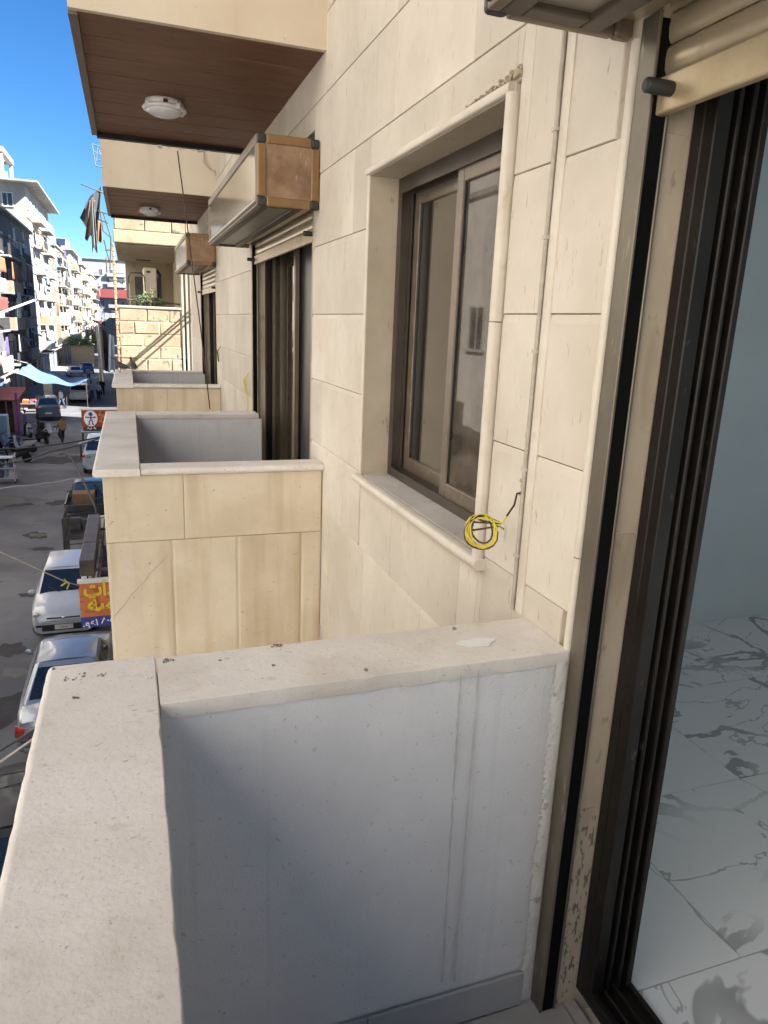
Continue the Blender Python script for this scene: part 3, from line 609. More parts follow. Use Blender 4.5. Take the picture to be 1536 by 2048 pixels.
def fbalcony(bld, face, P, a0, a1, z, r, depth=1.1, solid=None, h=.95):
    m = MB(); fbox(m, face, P, a0, a1, z-.16, z, -.05, depth); o = m.obj('balcony', SLABM, bld)
    sm = solid if solid is not None else (r.choice([WHITE, CREAM, PALE, SLABM]) if r.random() < .65 else None)
    m = MB()
    if sm: fbox(m, face, P, a0, a1, z, z+h, depth-.1, depth); fbox(m, face, P, a0, a0+.1, z, z+h, 0, depth-.1); fbox(m, face, P, a1-.1, a1, z, z+h, 0, depth-.1); m.obj('parapet', sm, o)
    else:
        fbox(m, face, P, a0, a1, z+h-.05, z+h, depth-.06, depth)
        n = int((a1-a0)/.16)
        for i in range(n+1): q = a0+(a1-a0-.03)*i/n; fbox(m, face, P, q, q+.03, z, z+h-.05, depth-.045, depth-.015)
        m.obj('railing', RAIL, o)
    k = r.random()
    if k < .55:   # hanging cloth / blind / awning between slabs
        b0 = r.uniform(a0, a0+(a1-a0)*.5); b1 = r.uniform(b0+.6, a1); hh = r.uniform(.8, 1.6); mt = r.choice(CLOTHS); ph = r.uniform(0, 6)
        def cf(u, v):
            aa = b0+(b1-b0)*u; zz = z+2.55-hh*v+.08*math.sin(3*u+ph)*v; dd = depth+.05+.07*math.sin(u*22+ph)*v
            return (P+dd, aa, zz) if face == 'x' else (aa, P-dd, zz)
        MB().grid(cf, 16, 4).obj('blind', mt, o, solid=.02)
    return o
def building(name, label, x0, x1, y0, y1, z1, wm, faces, fh=3.1, z0=GZ, seed=1, win=(1.2, 1.5), pitch=2.6, balc=(), roof=.35, ground=3.6, skip=()):
    """faces: subset of 'x' (+x side) and 'y' (-y side); balc: (face,a0,a1) bays that get a balcony on every floor"""
    r = random.Random(seed); b = wthing(name, label, 'building', ((x0+x1)/2, (y0+y1)/2, z0))
    MB().box(x0, x1, y0, y1, z0, z1).obj('wall', wm, b)
    MB().box(x0-.1, x1+roof, y0-roof, y1+.1, z1+.002, z1+.22).obj('roof', SLABM, b)
    nf = int((z1-z0-ground)/fh+.6)
    for k in range(nf):
        zf = z0+ground+k*fh
        if zf+2.3 > z1: break
        for f in faces:
            P, lo, hi = (x1, y0, y1) if f == 'x' else (y0, x0, x1)
            bays = [(p, q) for ff, p, q in balc if ff == f]
            for p, q in bays: fbalcony(b, f, P, p, q, zf, r)
            n = int((hi-lo-.8)/pitch); st = (hi-lo)/max(n, 1)
            for i in range(n):
                if (f, k, i) in skip or r.random() < .1: continue
                a = lo+st*(i+.5)-win[0]/2; onb = any(p-.3 < a+win[0]/2 < q+.3 for p, q in bays)
                fwindow(b, f, P, a, zf+(.1 if onb else .9), win[0], 2.1 if onb else win[1], r)
        if r.random() < .8 and 'x' in faces:
            m = MB(); m.box(x1, x1+.12, y0, y1, zf-.2, zf-.02); m.obj('string_course', SLABM, b)
    # ground floor openings
    if 'x' in faces:
        a = y0+.6
        while a+3 < y1:
            m = MB(); m.box(x1-.02, x1+.05, a, a+2.6, z0+.13, z0+2.9); o = m.obj('shop_front', r.choice(SHUT), b); m = MB(); m.box(x1-.02, x1+.9, a-.1, a+2.7, z0+3.0, z0+3.1); m.obj('canopy', SLABM, o); a += 3.4
    return b
def rooftop(b, x, y, z, kind, r=random.Random(8)):
    if kind == 'tank': MB().lathe([(0, 0), (.6, 0), (.62, .1), (.62, 1.2), (.3, 1.4), (0, 1.42)], (x, y, z), 14).obj('water_tank', TANK, b)
    if kind == 'solar':
        o = MB().box(x-1.0, x+1.0, y+.9, y+1.2, z, z+1.3).obj('solar_stand', SLABM, b)
        for i in range(3): MB().quadslab((x-1.0+i*.7, y-.2, z+.7), (x-.36+i*.7, y-.2, z+.7), (x-.36+i*.7, y+1.2, z+2.1), (x-1.0+i*.7, y+1.2, z+2.1), .06).obj('solar_panel', SOLAR, o)
LX = -10.5
# left row as seen past the parapet
bA = building('corner_building', 'dark shaded building with sheet-metal balconies at the left edge of the street', -19, LX, 60, 98, 8.6, SHADEW, 'x', seed=11, balc=(('x', 63, 69), ('x', 72, 79), ('x', 82, 88)), pitch=2.4, roof=.5)
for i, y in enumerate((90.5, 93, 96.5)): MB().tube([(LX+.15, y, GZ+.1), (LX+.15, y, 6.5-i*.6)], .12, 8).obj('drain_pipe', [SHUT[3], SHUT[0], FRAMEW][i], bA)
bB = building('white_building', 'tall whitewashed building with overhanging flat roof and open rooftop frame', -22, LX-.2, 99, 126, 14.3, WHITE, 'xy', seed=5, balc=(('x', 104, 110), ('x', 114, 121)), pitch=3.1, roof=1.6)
m = MB()
for x, y in ((-16.6, 100), (-13.0, 100), (-16.6, 108), (-13.0, 108)): m.box(x-.2, x+.2, y-.2, y+.2, 14.5, 17.6)
m.box(-17, -12.7, 99.7, 100.4, 17.6, 18.2); m.box(-17, -12.7, 107.7, 108.4, 17.6, 18.2); m.box(-13.3, -12.7, 100.4, 107.7, 17.6, 18.2); m.box(-18, -12.4, 99.5, 99.75, 14.5, 15.5)
m.obj('rooftop_frame', WHITE, bB)
MB().box(-22, LX, 98.2, 98.7, 5.0, 9.5).obj('plaster_patch', PALE, bB)
def clutter(b, x1, y0, y1, z0, z1, n, seed):
    r = random.Random(seed); AC = mat('ac_white', (.34, .34, .33), None, 3, 3, .5)
    for _ in range(n):
        y = r.uniform(y0+.5, y1-2.5); z = r.uniform(z0, z1-1); k = r.random()
        if k < .3:
            o = MB().box(x1+.1, x1+.5, y, y+.9, z, z+.65).obj('ac_unit', AC, b, bevel=.03); MB().box(x1-.02, x1+.45, y+.2, y+.26, z-.08, z+.0).obj('bracket', RAIL, o)
        elif k < .62:
            wd = r.uniform(1.6, 3); MB().quadslab((x1, y, z+.7), (x1, y+wd, z+.7), (x1+1.2, y+wd, z+.1), (x1+1.2, y, z+.1), .05).obj('awning', r.choice(CLOTHS+[SLABM, NPW2, NPW2]), b)
        elif k < .85:
            wd, hh, ph, mt = r.uniform(1.2, 3.2), r.uniform(1.2, 2.6), r.uniform(0, 6), r.choice([CLOTHS[0], CLOTHS[3], CLOTHS[4], CLOTHS[8], NPW2, CLOTHS[0]])
            MB().grid(lambda u, v: (x1+1.16+.1*math.sin(u*19+ph)*(.3+v), y+wd*u, z-hh*v+.1*math.sin(4*u+ph)*v), 16, 4).obj('drape', mt, b, solid=.03)
        else: MB().box(x1-.02, x1+.03, y, y+r.uniform(1.5, 4), z, z+r.uniform(1, 3)).obj('plaster_patch', r.choice([NPW2, WHITE, CREAM, PALE]), b)
NPW2 = wallmat('weathered_beige', (.27, .24, .19), (.36, .33, .27), (.13, .11, .08))
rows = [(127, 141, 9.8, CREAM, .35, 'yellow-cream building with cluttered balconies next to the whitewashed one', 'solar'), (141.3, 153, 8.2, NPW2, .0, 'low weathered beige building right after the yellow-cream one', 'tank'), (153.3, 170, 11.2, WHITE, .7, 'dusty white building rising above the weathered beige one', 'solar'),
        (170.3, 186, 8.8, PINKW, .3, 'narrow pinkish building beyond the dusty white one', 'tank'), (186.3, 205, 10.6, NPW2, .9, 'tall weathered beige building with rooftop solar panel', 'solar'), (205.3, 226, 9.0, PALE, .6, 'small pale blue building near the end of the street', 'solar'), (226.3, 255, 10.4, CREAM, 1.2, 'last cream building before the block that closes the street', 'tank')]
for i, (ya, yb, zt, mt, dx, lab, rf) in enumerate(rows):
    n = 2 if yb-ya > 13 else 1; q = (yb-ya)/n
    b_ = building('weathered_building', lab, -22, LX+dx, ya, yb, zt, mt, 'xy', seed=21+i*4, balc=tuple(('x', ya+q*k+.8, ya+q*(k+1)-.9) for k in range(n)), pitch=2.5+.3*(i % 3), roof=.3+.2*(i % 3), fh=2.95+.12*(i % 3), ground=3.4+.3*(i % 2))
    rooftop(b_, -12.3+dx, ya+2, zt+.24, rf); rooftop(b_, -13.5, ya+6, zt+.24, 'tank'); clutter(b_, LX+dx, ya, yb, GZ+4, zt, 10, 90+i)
    MB().box(-15, LX+dx-.6, ya+3, yb-3, zt+.225, zt+2.4).obj('roof_room', [PALE, NPW2, WHITE][i % 3], b_)
clutter(bB, LX-.2, 99, 126, GZ+4.5, 13, 14, 77); clutter(bA, LX, 62, 97, GZ+4, 7.5, 26, 78)
bF = building('street_end_building', 'pale grey block closing the end of the street, with a red fascia band', -16, 10, 270, 290, 17.5, PALE, 'y', seed=51, balc=(('y', -13, -8), ('y', -6, 0)), pitch=3.0, roof=.6, fh=3.4)
MB().box(-14, 6, 267.9, 268.6, 5.2, 8.0).obj('fascia_band', CLOTHS[6], bF)
# opposite row beside the camera: reflected in the window panes and lighting the balcony
building('opposite_building', 'white building facing the balcony across the street', -19, -9.6, 22, 59, 15.5, OPPW, 'x', seed=61, balc=(('x', 30, 36), ('x', 44, 50)), pitch=3.0)
building('opposite_building', 'whitewashed lower-windowed building facing the balcony across the street', -19, -9.6, -9, 21.5, 15.5, OPPW, 'x', seed=63, balc=(('x', 2, 8),), pitch=3.0)
building('opposite_building', 'unseen white building added across the street behind the viewer for bounce light', -19, -9.6, -60, -9.5, 15.5, OPPW, 'x', seed=65, balc=(('x', -30, -24),), pitch=3.0)  # added out of view to bounce light in from behind
# right row beyond the neighbour: out of sight behind it, heights and gaps shaped to shade or sun the street
building('block', 'block on the near side of the street beyond the loggia', 1.4, 9.5, 24.5, 55.5, 7.2, CREAM, '', seed=71, roof=0)
building('block', 'unseen tall block on the near side beyond the side lane, sized to shade the dark building', .9, 10, 67.5, 89, 21, CREAM, '', seed=73, roof=0)
for a_, b_, lab in ((92, 104, 'unseen far low block just past the tall one on the near side'), (116, 150, 'second unseen far low block on the near side of the street'), (162, 200, 'third unseen far low block on the near side of the street'), (212, 265, 'last unseen low block on the near side of the street')): building('block', lab, 1.0, 10, a_, b_, 5, WHITE, '', seed=75, roof=0)

building('block', 'unseen low block added behind the gap to keep sun off the street', 9, 15, 2, 22, 5.0, CREAM, '', seed=77, roof=0)  # added out of view to stop sun through the gap reaching the road
# ================================================================ neighbouring stone building with the loggia
NY = 18.0
nb = wthing('stone_neighbour_building', 'old rough limestone-block building with a deep loggia and a shared corner of crumbling brick', 'building', (3, 21, GZ))
BLOCK = mat('rough_limestone', (.28, .225, .15), (.38, .32, .23), 2.5, 9, .85, bump=.8, bscale=14, spots=((5, (1, 1, 1), .60, .66, (.09, .065, .04), .7), (2, (1, 1, 1), .55, .7, (.42, .31, .19), .4)), rand=.08)
NPL = wallmat('ochre_plaster', (0.323, 0.264, 0.17), (0.391, 0.332, 0.23), (.2, .15, .09)); NPW = wallmat('flaking_white_wall', (0.306, 0.281, 0.23), (0.391, 0.365, 0.315), (.18, .14, .1))
m = MB(); m.box(-.2, 1.18, NY+.004, NY+.22, GZ, .15); m.box(-.2, 0, NY+.22, 24, GZ, .1); m.box(1.35, 9, NY+.0, 24, GZ, 7.0); m.box(0, 1.35, 23.6, 24, GZ, 7.0)
m.box(-.2, 1.35, NY+.03, 23.6, 1.52, 1.75); m.box(-.2, 1.35, NY+.05, NY+.3, 1.75, 4.8); m.box(-.2, 0, NY+.3, 23.6, 1.75, 4.8)
nw = m.obj('wall', NPL, nb)
MB().box(0, 1.35, NY+.22, 23.6, -1.0, -.85).obj('loggia_floor', SLABM, nb)
MB().box(-.23, 1.33, NY-.06, NY+.03, 1.55, 1.82).obj('lintel_beam', NPL, nb, bevel=.02)
MB().box(-.25, 1.2, NY-.03, NY+.24, .14, .20).obj('coping', NPW, nb, bevel=.015)
rr = random.Random(12); rows = 10; z = .135; h = .283
for k in range(rows):
    x = -.2; first = True
    while x < 1.17:
        wd = rr.uniform(.45, .8) if not (first and k % 2) else rr.uniform(.22, .4)
        if 1.18-x-wd < .15: wd = 1.18-x
        first = False; d = rr.uniform(-.012, .014); j = lambda: rr.uniform(-.008, .008)
        x1 = min(x+wd, 1.18); b0, b1 = z-h+.005, z-.004
        F = [(x+.012+j(), NY-.0+d+.0, b0+j()), (x1-.012+j(), NY+d, b0+j()), (x1-.012+j(), NY+d, b1+j()), (x+.012+j(), NY+d, b1+j())]
        cx, cz = (x+x1)/2, (b0+b1)/2
        fr = [(p[0]+(cx-p[0])*.07, NY-.016+d+rr.uniform(-.010, .008), p[2]+(cz-p[2])*.14) for p in F]
        bk = [(x+.006, NY+.04, b0), (x1-.006, NY+.04, b0), (x1-.006, NY+.04, b1), (x+.006, NY+.04, b1)]
        MB().add(bk+F+fr, [(8, 9, 10, 11)]+[(i, (i+1) % 4, 4+(i+1) % 4, 4+i) for i in range(4)]+[(4+i, 4+(i+1) % 4, 8+(i+1) % 4, 8+i) for i in range(4)]).obj('stone_block', BLOCK, nw)
        x = x1
    z -= h
for k in range(3):
    x = -.2
    while x < 1.3:
        x1 = min(x+rr.uniform(.45, .65), 1.34); MB().box(x+.008, x1-.008, NY+.0, NY+.06, 1.835+k*.26, 1.835+k*.26+.245).obj('stone_block', BLOCK, nw, bevel=.02); x = x1
# crumbling brick corner
BRICK = mat('broken_brick', (.30, .13, .07), (.48, .36, .24), 9, 6, .9, bump=.6, bscale=30, rand=.2)
z = -2.6
while z < 1.5:
    hh = rr.uniform(.05, .12); s = rr.uniform(.03, .055); MB().box(-.255-s*.3, -.255+s, NY-.06-s*.4, NY+.02, z, z+hh-.008).obj('brick', BRICK, nb, bevel=.012); z += hh
# flaking panel to the right of the parapet with sheet ribs
for i in range(9): MB().box(1.2+i*.1, 1.2+i*.1+rr.uniform(.05, .09), NY-.03, NY+.0, -2.2, rr.uniform(.9, 1.5)).obj('wall_strip', NPW, nb, bevel=.008)
m = MB(); m.box(.25, 1.0, 23.55, 23.6, -.85, 1.1); o = m.obj('loggia_door', RAIL, nb)
for i, (xx, za, zb) in enumerate(((2.6, 1.5, 1.2), (2.1, 1.25, .65), (3.4, 1.9, 1.7))): single('shadow_cable', MB().tube([(xx, ENDY-.05, za), (xx, 14.6, (za+zb)/2-.12), (xx, NY+.02, zb)], .022, 6), BLACKP, ['middle', 'lowest', 'highest'][i]+' unseen dark cable added across the gap to cast a shadow line on the parapet', 'cable', 'unseen shadow-casting cables across the gap')  # added out of view to cast diagonal shadows on the stone parapet
# things on the loggia
ac = wthing('air_conditioner', 'tall cream outdoor air-conditioning unit standing on the loggia', 'air conditioner', (.56, 19.2, .1))
m = MB().box(.40, .70, 18.75, 19.5, .40, 1.10); m.obj('casing', mat('ac_cream', (.60, .52, .38), (.68, .6, .46), 3, 4, .5), ac, bevel=.03)
MB().box(.47, .56, 18.735, 18.752, .98, 1.02).obj('badge', BLACKP, ac); MB().tube([(.72, 19, 1.05), (.78, 18.9, .95), (.76, 18.85, .75), (.72, 18.85, .62), (.75, 18.85, .42)], .035, 8).obj('pipe', BLACKP, ac)
for x in (.44, .66): MB().box(x-.02, x+.02, 18.8, 19.45, -.85, .40).obj('bracket', RAIL, ac)
LEAF = [mat('leaf_%d' % i, c, tuple(v*1.5 for v in c), 6, 3, .6) for i, c in enumerate(((.06, .11, .03), (.09, .13, .04), (.12, .12, .06)))]
def plant(loc, h, sp, n, label, mt, seed):
    r = random.Random(seed); t = thing('potted_plant', label, 'plant', loc)
    MB().lathe([(0, 0), (.08, 0), (.11, .16), (.115, .18), (0, .17)], n=14).obj('pot', BRICK, t)
    m = MB(); st = MB()
    for k in range(7):
        a = r.uniform(0, 6.3); tip = (sp*math.cos(a)*.7, sp*math.sin(a)*.7, .17+h*r.uniform(.6, 1)); st.tube([(0, 0, .15), (tip[0]*.4, tip[1]*.4, .17+h*.4), tip], [.006, .005, .003], 5)
        for _ in range(n):
            q = r.uniform(.3, 1); p = Vector((tip[0]*q, tip[1]*q, .15+(tip[2]-.15)*q)); d = Vector((r.gauss(0, 1), r.gauss(0, 1), r.gauss(.2, .7))).normalized(); s = d.orthogonal().normalized(); l = r.uniform(.04, .08)
            m.add([p, p+d*l*.5+s*l*.28, p+d*l, p+d*l*.5-s*l*.28], [(0, 1, 2, 3)])
    st.obj('stem', LEAF[2], t); m.obj('leaf', mt, t)['kind'] = 'stuff'
plant((.28, NY+.36, .02), .28, .2, 12, 'bushy small potted plant on the stone loggia parapet, left of the air conditioner', LEAF[0], 3)
plant((.52, NY+.36, .02), .42, .16, 9, 'taller potted plant in front of the air-conditioning unit', LEAF[1], 4)
plant((.82, NY+.36, .02), .2, .16, 10, 'low potted plant by the loggia side wall', LEAF[0], 5)
m = MB(); m.tube([(0, NY+.35, .34), (1.2, NY+.35, .28)], .02, 6); single('loggia_rail', m, RAIL, 'dark rusty handrail above the stone-block parapet', 'rail')
m = MB(); pts = [(.06, NY+.5, .15), (.06, NY+.5, .85), (.12, NY+.5, .95), (.36, NY+.5, .95), (.42, NY+.5, .85), (.42, NY+.5, .15)]; m.tube(pts, .018, 6); m.tube([(.06, NY+.5, .4), (.42, NY+.5, .45)], .014, 6)
single('metal_chair_frame', m, RAIL, 'bent metal frame leaning inside the loggia behind the plants', 'frame')
m = MB(); single('ceiling_conduit', m.tube([(.3, 22.5, 1.505), (.7, 22.5, 1.505)], .015, 6), RAIL, 'conduit run under the loggia ceiling', 'conduit')
# laundry, rods and rack hanging off the neighbour's street corner
def cloth(name, quad, mt, label, cat, seed, nu=14, nv=14, fold=.04, group=None, ragged=.06):
    r = random.Random(seed); A, B, C, D = map(Vector, quad); ph = [r.uniform(0, 6) for _ in range(4)]; nrm = (B-A).cross(D-A).normalized()
    def f(u, v):
        p = (A*(1-u)+B*u)*(1-v)+(D*(1-u)+C*u)*v
        return p+nrm*(fold*(math.sin(u*9+ph[0])+.6*math.sin(u*17+ph[1]))*(.25+v))+Vector((0, 0, -1))*(ragged*v*math.sin(u*7+ph[2]))
    return tag(MB().grid(f, nu, nv).obj(name, mt, None, solid=.008), label, cat, group)
LY = 17.4
def P(px, py, y=LY): return aty(px, py, y)
cloth('hanging_cloth', (P(178, 395), P(203, 372), P(196, 470), P(160, 442)), CLOTHS[3], 'dark grey cloth slung from a rod at the upper balcony corner', 'cloth', 1)
cloth('hanging_cloth', (P(180, 400, 17.3), P(190, 400, 17.3), P(188, 478, 17.3), P(170, 475, 17.3)), CLOTHS[4], 'tan cloth hanging under the dark grey one', 'cloth', 2)
cloth('hanging_cloth', (P(181, 396, 17.2), P(187, 394, 17.2), P(196, 500, 17.2), P(184, 500, 17.2)), mat('cloth_greygreen', (.10, .13, .14), (.14, .17, .18), 2, 4, .9), 'long narrow grey-green cloth hanging from the rod tip', 'cloth', 3)
cloth('hanging_cloth', (P(194, 440, 17.35), P(203, 445, 17.35), P(204, 475, 17.35), P(193, 496, 17.35)), CLOTHS[2], 'small orange-brown rag beside the long grey-green cloth', 'rag', 4)
single('laundry_rod', MB().tube([P(162, 368), P(207, 386), Vector((-.2, NY+.1, P(207, 386).z-.02))], .014, 6), RAIL, 'thin metal laundry rod jutting out above the street', 'rod')
t = wthing('laundry_rack', 'dark metal laundry rack bracketed to the corner of the upper balcony', 'rack', (-.2, NY, P(210, 470).z))
for (a, b) in (((196, 422), (214, 428)), ((196, 438), (216, 446)), ((200, 420), (206, 460)), ((206, 424), (222, 475)), ((205, 460), (222, 475)), ((208, 480), (218, 520)), ((210, 500), (222, 500)), ((212, 515), (214, 545)), ((222, 475), (220, 540))): MB().tube([P(*a), P(*b)], .016, 6).obj('bar', RAIL, t)
t = wthing('window_cage', 'pale blue metal lattice cage on the upper facade against the sky', 'cage', (-.2, NY, P(200, 330).z))
CAGE = mat('cage_metal', (.10, .16, .26), (.14, .2, .3), 4, 2, .5)
for (a, b) in (((184, 288), (191, 331)), ((184, 288), (204, 294)), ((191, 331), (206, 335)), ((186, 302), (205, 312)), ((196, 291), (192, 322)), ((188, 312), (205, 296)), ((193, 322), (205, 318)), ((198, 300), (206, 330))): MB().tube([P(*a, 17.0), P(*b, 17.0)], .012, 5).obj('bar', CAGE, t)
MB().tube([P(206, 310, 17.0), (-.19, NY+.06, P(206, 310, 17.0).z)], .014, 6).obj('bar', CAGE, t)
# cloths strung lower beside the neighbour
CY = 27.0
cloth('hanging_sheet', (P(192, 650, CY), P(199, 650, CY), P(208, 760, CY), P(200, 760, CY)), CLOTHS[0], 'long white sheet hanging straight down over the street', 'sheet', 6, fold=.06)
cloth('hanging_sheet', (P(200, 655, CY+.3), P(216, 665, CY+.3), P(222, 735, CY+.3), P(206, 745, CY+.3)), mat('cloth_black', (.02, .02, .025), (.04, .04, .045), 3, 3, .9), 'black cloth hanging beside the long white sheet', 'sheet', 7, fold=.08)
cloth('hanging_sheet', (P(218, 668, CY), P(228, 672, CY), P(230, 742, CY), P(216, 742, CY)), CLOTHS[8], 'pale blue-white sheet hanging next to the brick corner', 'sheet', 8, fold=.06)
single('laundry_pole', MB().tube([P(185, 640, CY), P(228, 664, CY), (1.3, CY-.2, P(240, 672, CY).z)], .03, 6), RAIL, 'slanting pole carrying the white and black sheets', 'pole')
# pigeons on the far parapet
def pigeon(px, py, rz, label):
    c = atz(px, py, ZC); t = thing('pigeon', label, 'bird', (c.x, c.y, ZC), rz, 'pigeons perched on the parapet'); t.scale = (.66, .66, .66); PG = mat('pigeon_grey', (.06, .055, .055), (.12, .11, .10), 20, 4, .7)
    rings = []
    for yy, zz, a, b in ((-.22, .07, .012, .004), (-.15, .085, .025, .012), (-.08, .11, .045, .04), (-.01, .135, .058, .056), (.05, .165, .05, .055), (.085, .205, .03, .034), (.10, .235, .024, .026), (.115, .255, .026, .026), (.135, .262, .02, .02), (.15, .258, .006, .006)):
        rings.append([(a*math.cos(k*.6283), yy, zz+b*math.sin(k*.6283)) for k in range(10)])
    MB().loft(rings).obj('body', PG, t)
    m = MB(); m.tube([(0, .148, .257), (0, .172, .25)], [.006, .002], 6); m.obj('beak', BLACKP, t)
    for s in (-1, 1):
        MB().tube([(s*.02, 0, .1), (s*.022, .005, .004), (s*.022, .03, .003)], .005, 5).obj('leg', BRICK, t)
        MB().loft([[(s*(.05+.008*math.cos(k)), y_, z_+h_*math.sin(k)) for k in (0, 1.57, 3.14, 4.71)] for y_, z_, h_ in ((-.17, .085, .006), (-.08, .12, .03), (.02, .145, .035), (.06, .15, .01))]).obj('wing', PG, t)
pigeon(266, 745, .25, 'dark pigeon standing upright on the parapet coping'); pigeon(241, 745, 1.35, 'dark pigeon leaning out at the outer parapet corner')
# ================================================================ vehicles
TYRE = mat('tyre', (.015, .015, .015), (.03, .03, .03), 20, rough=.85); RIM = mat('rim', (.35, .35, .36), (.45, .45, .46), 10, rough=.35, metal=.8)
CGLASS = mat('car_glass', (.012, .016, .022), (.02, .026, .034), 3, 2, .06, spec=.8); PLATE = mat('plate', (.7, .7, .66), (.75, .75, .7), 9, rough=.5)
LENS = mat('headlamp', (.16, .17, .18), (.5, .5, .5), 14, 4, .1, coat=1); RED = mat('tail_lamp', (.45, .03, .02), (.6, .06, .03), 8, 3, .15, coat=1); CHR = mat('chrome', (.6, .6, .62), (.7, .7, .72), 10, rough=.15, metal=1)
def paint(nm, c, met=.3): return mat('paint_'+nm, c, tuple(v*1.08 for v in c), 3, 3, .3, metal=met, coat=.8, spots=((4, (1, 1, 1), .56, .72, tuple(v*.8+.05 for v in c), .4),))
_wheel = {}
def wheel(t, x, y, r, s):
    if r not in _wheel:
        a = MB().lathe([(r*.62, -.10), (r*.9, -.10), (r, -.07), (r, .07), (r*.9, .10), (r*.62, .10)], n=20, axis='x').mesh('tyre', TYRE)
        m = MB().lathe([(0, .07), (r*.15, .075), (r*.2, .05), (r*.55, .06), (r*.63, .09), (r*.63, -.09), (0, -.09)], n=20, axis='x'); b = m.mesh('rim', RIM); _wheel[r] = (a, b)
    a, b = _wheel[r]; w_ = link('wheel', a, t, loc=(x, y, r)); q = link('rim', b, w_, loc=(0, 0, 0))
    if s < 0: w_.rotation_euler = (0, 0, math.pi)
def cabpanel(m, c, u0, u1, v0, v1, off=.008):
    a, b, cc, d = map(Vector, c)   # a,b bottom; cc,d top (above b, above a)
    f = lambda u, v: (a*(1-u)+b*u)*(1-v)+(d*(1-u)+cc*u)*v
    n = (b-a).cross(d-a).normalized()
    p = [f(u0, v0), f(u1, v0), f(u1, v1), f(u0, v1)]; m.hexa([q-n*.01 for q in p]+[q+n*off for q in p])
def car(name, label, cat, loc, rz, L, W, H, pm, kind='hatch', r=.30, platetxt=None):
    t = thing(name, label, cat, loc, rz); hw = W/2; hl = L/2
    if kind == 'sedan':
        st = [(-hl, .80, .34, .62, .76), (-hl+.10, .93, .24, .76, .92), (-hl+.45, .98, .2, .86, .98), (-.25*L, 1, .18, .88, .98), (0, 1, .18, .88, .98), (.22*L, 1, .18, .86, .97), (.36*L, .98, .18, .78, .88), (.46*L, .93, .2, .66, .76), (hl, .78, .3, .54, .60)]
        cb = (-hl+.55, -.17*L, .06*L, .24*L, .94, .90, .70)
    elif kind == 'suv':
        st = [(-hl, .86, .42, .80, 1.0), (-hl+.12, .97, .3, .95, 1.12), (-.25*L, 1, .26, 1.0, 1.12), (0, 1, .26, 1.0, 1.12), (.24*L, 1, .26, .98, 1.10), (.38*L, .97, .26, .9, 1.0), (.47*L, .92, .3, .78, .88), (hl, .8, .38, .62, .7)]
        cb = (-hl+.10, -hl+.42, .06*L, .24*L, 1.07, .92, .74)
    elif kind == 'pickup':
        st = [(-hl, .95, .45, .8, .98), (-hl+.06, 1, .4, .85, 1.02), (-.1*L, 1, .36, .9, 1.04), (.22*L, 1, .36, .92, 1.04), (.38*L, .97, .34, .86, .96), (.47*L, .93, .36, .76, .86), (hl, .84, .42, .6, .68)]
        cb = (-.10*L, -.07*L, .10*L, .24*L, 1.0, .93, .78)
    else:
        st = [(-hl, .84, .36, .74, .9), (-hl+.12, .96, .24, .86, .98), (-.25*L, 1, .19, .9, 1.0), (0, 1, .19, .9, 1.0), (.22*L, 1, .19, .88, .99), (.33*L, .985, .19, .86, .95), (.42*L, .96, .19, .80, .89), (.47*L, .92, .19, .74, .81), (.492*L, .87, .19, .66, .71), (hl, .80, .24, .5, .56)]
        cb = (-hl+.10, -hl+.36, .04*L, .25*L, .95, .91, .72)
    sc = H/1.5 if kind != 'suv' else H/1.68
    if kind == 'pickup': sc = H/1.72
    rings = []
    for y, wf, zb, zs, zt in st:
        q = hw*wf; half = [(q*.80, zb), (q*.96, zb+.06), (q, zb+.22), (q*1.0, (zb+zs)*.55), (q*.975, zs), (q*.88, zt-.015), (q*.5, zt+.02)]
        half = [(a, b*sc) for a, b in half]
        rings.append([(a, y, b) for a, b in half]+[(-a, y, b) for a, b in reversed(half)])
    body = MB().loft(rings, True, True, True).obj('body', pm, t, bevel=.03, seg=2)
    yr0, yr1, yf1, yf0, zb_, wb, wt = cb; zb_ *= sc; zt_ = H-.04; wb *= hw; wt *= hw
    B = [(-wb, yr0, zb_), (wb, yr0, zb_), (wb*.97, yf0, zb_*.98), (-wb*.97, yf0, zb_*.98)]; T = [(-wt*.95, yr1, zt_), (wt*.95, yr1, zt_), (wt, yf1, zt_), (-wt, yf1, zt_)]
    m = MB(); m.hexa(B+T); ro = m.obj('cabin', pm, t, bevel=.07, seg=3)
    m = MB(); nx = 8; ny = 8
    def crown(u, v):
        y = yr1+.03+(yf1-yr1-.06)*v; x = (-wt+.05+(2*wt-.1)*u); return (x, y, zt_-.004+.045*(1-(2*u-1)**2)*(.55+.45*(1-(2*v-1)**2)))
    m.grid(crown, nx, ny).obj('roof', pm, t)
    cabs = MB(); cabpanel(cabs, (B[2], B[3], T[3], T[2]), .05, .95, .06, .93); cabs.obj('windshield', CGLASS, t)
    cabs = MB(); cabpanel(cabs, (B[0], B[1], T[1], T[0]), .07, .93, .18, .88); cabs.obj('rear_window', CGLASS, t)
    for s in (0, 1):
        c = (B[1], B[2], T[2], T[1]) if s == 0 else (B[3], B[0], T[0], T[3])
        for (u0, u1) in (((.10, .46), (.50, .88)) if kind != 'pickup' else ((.1, .85),)):
            if s: u0, u1 = 1-u1, 1-u0
            cabs = MB(); cabpanel(cabs, c, u0, u1, .12, .86); cabs.obj('side_window', CGLASS, t)
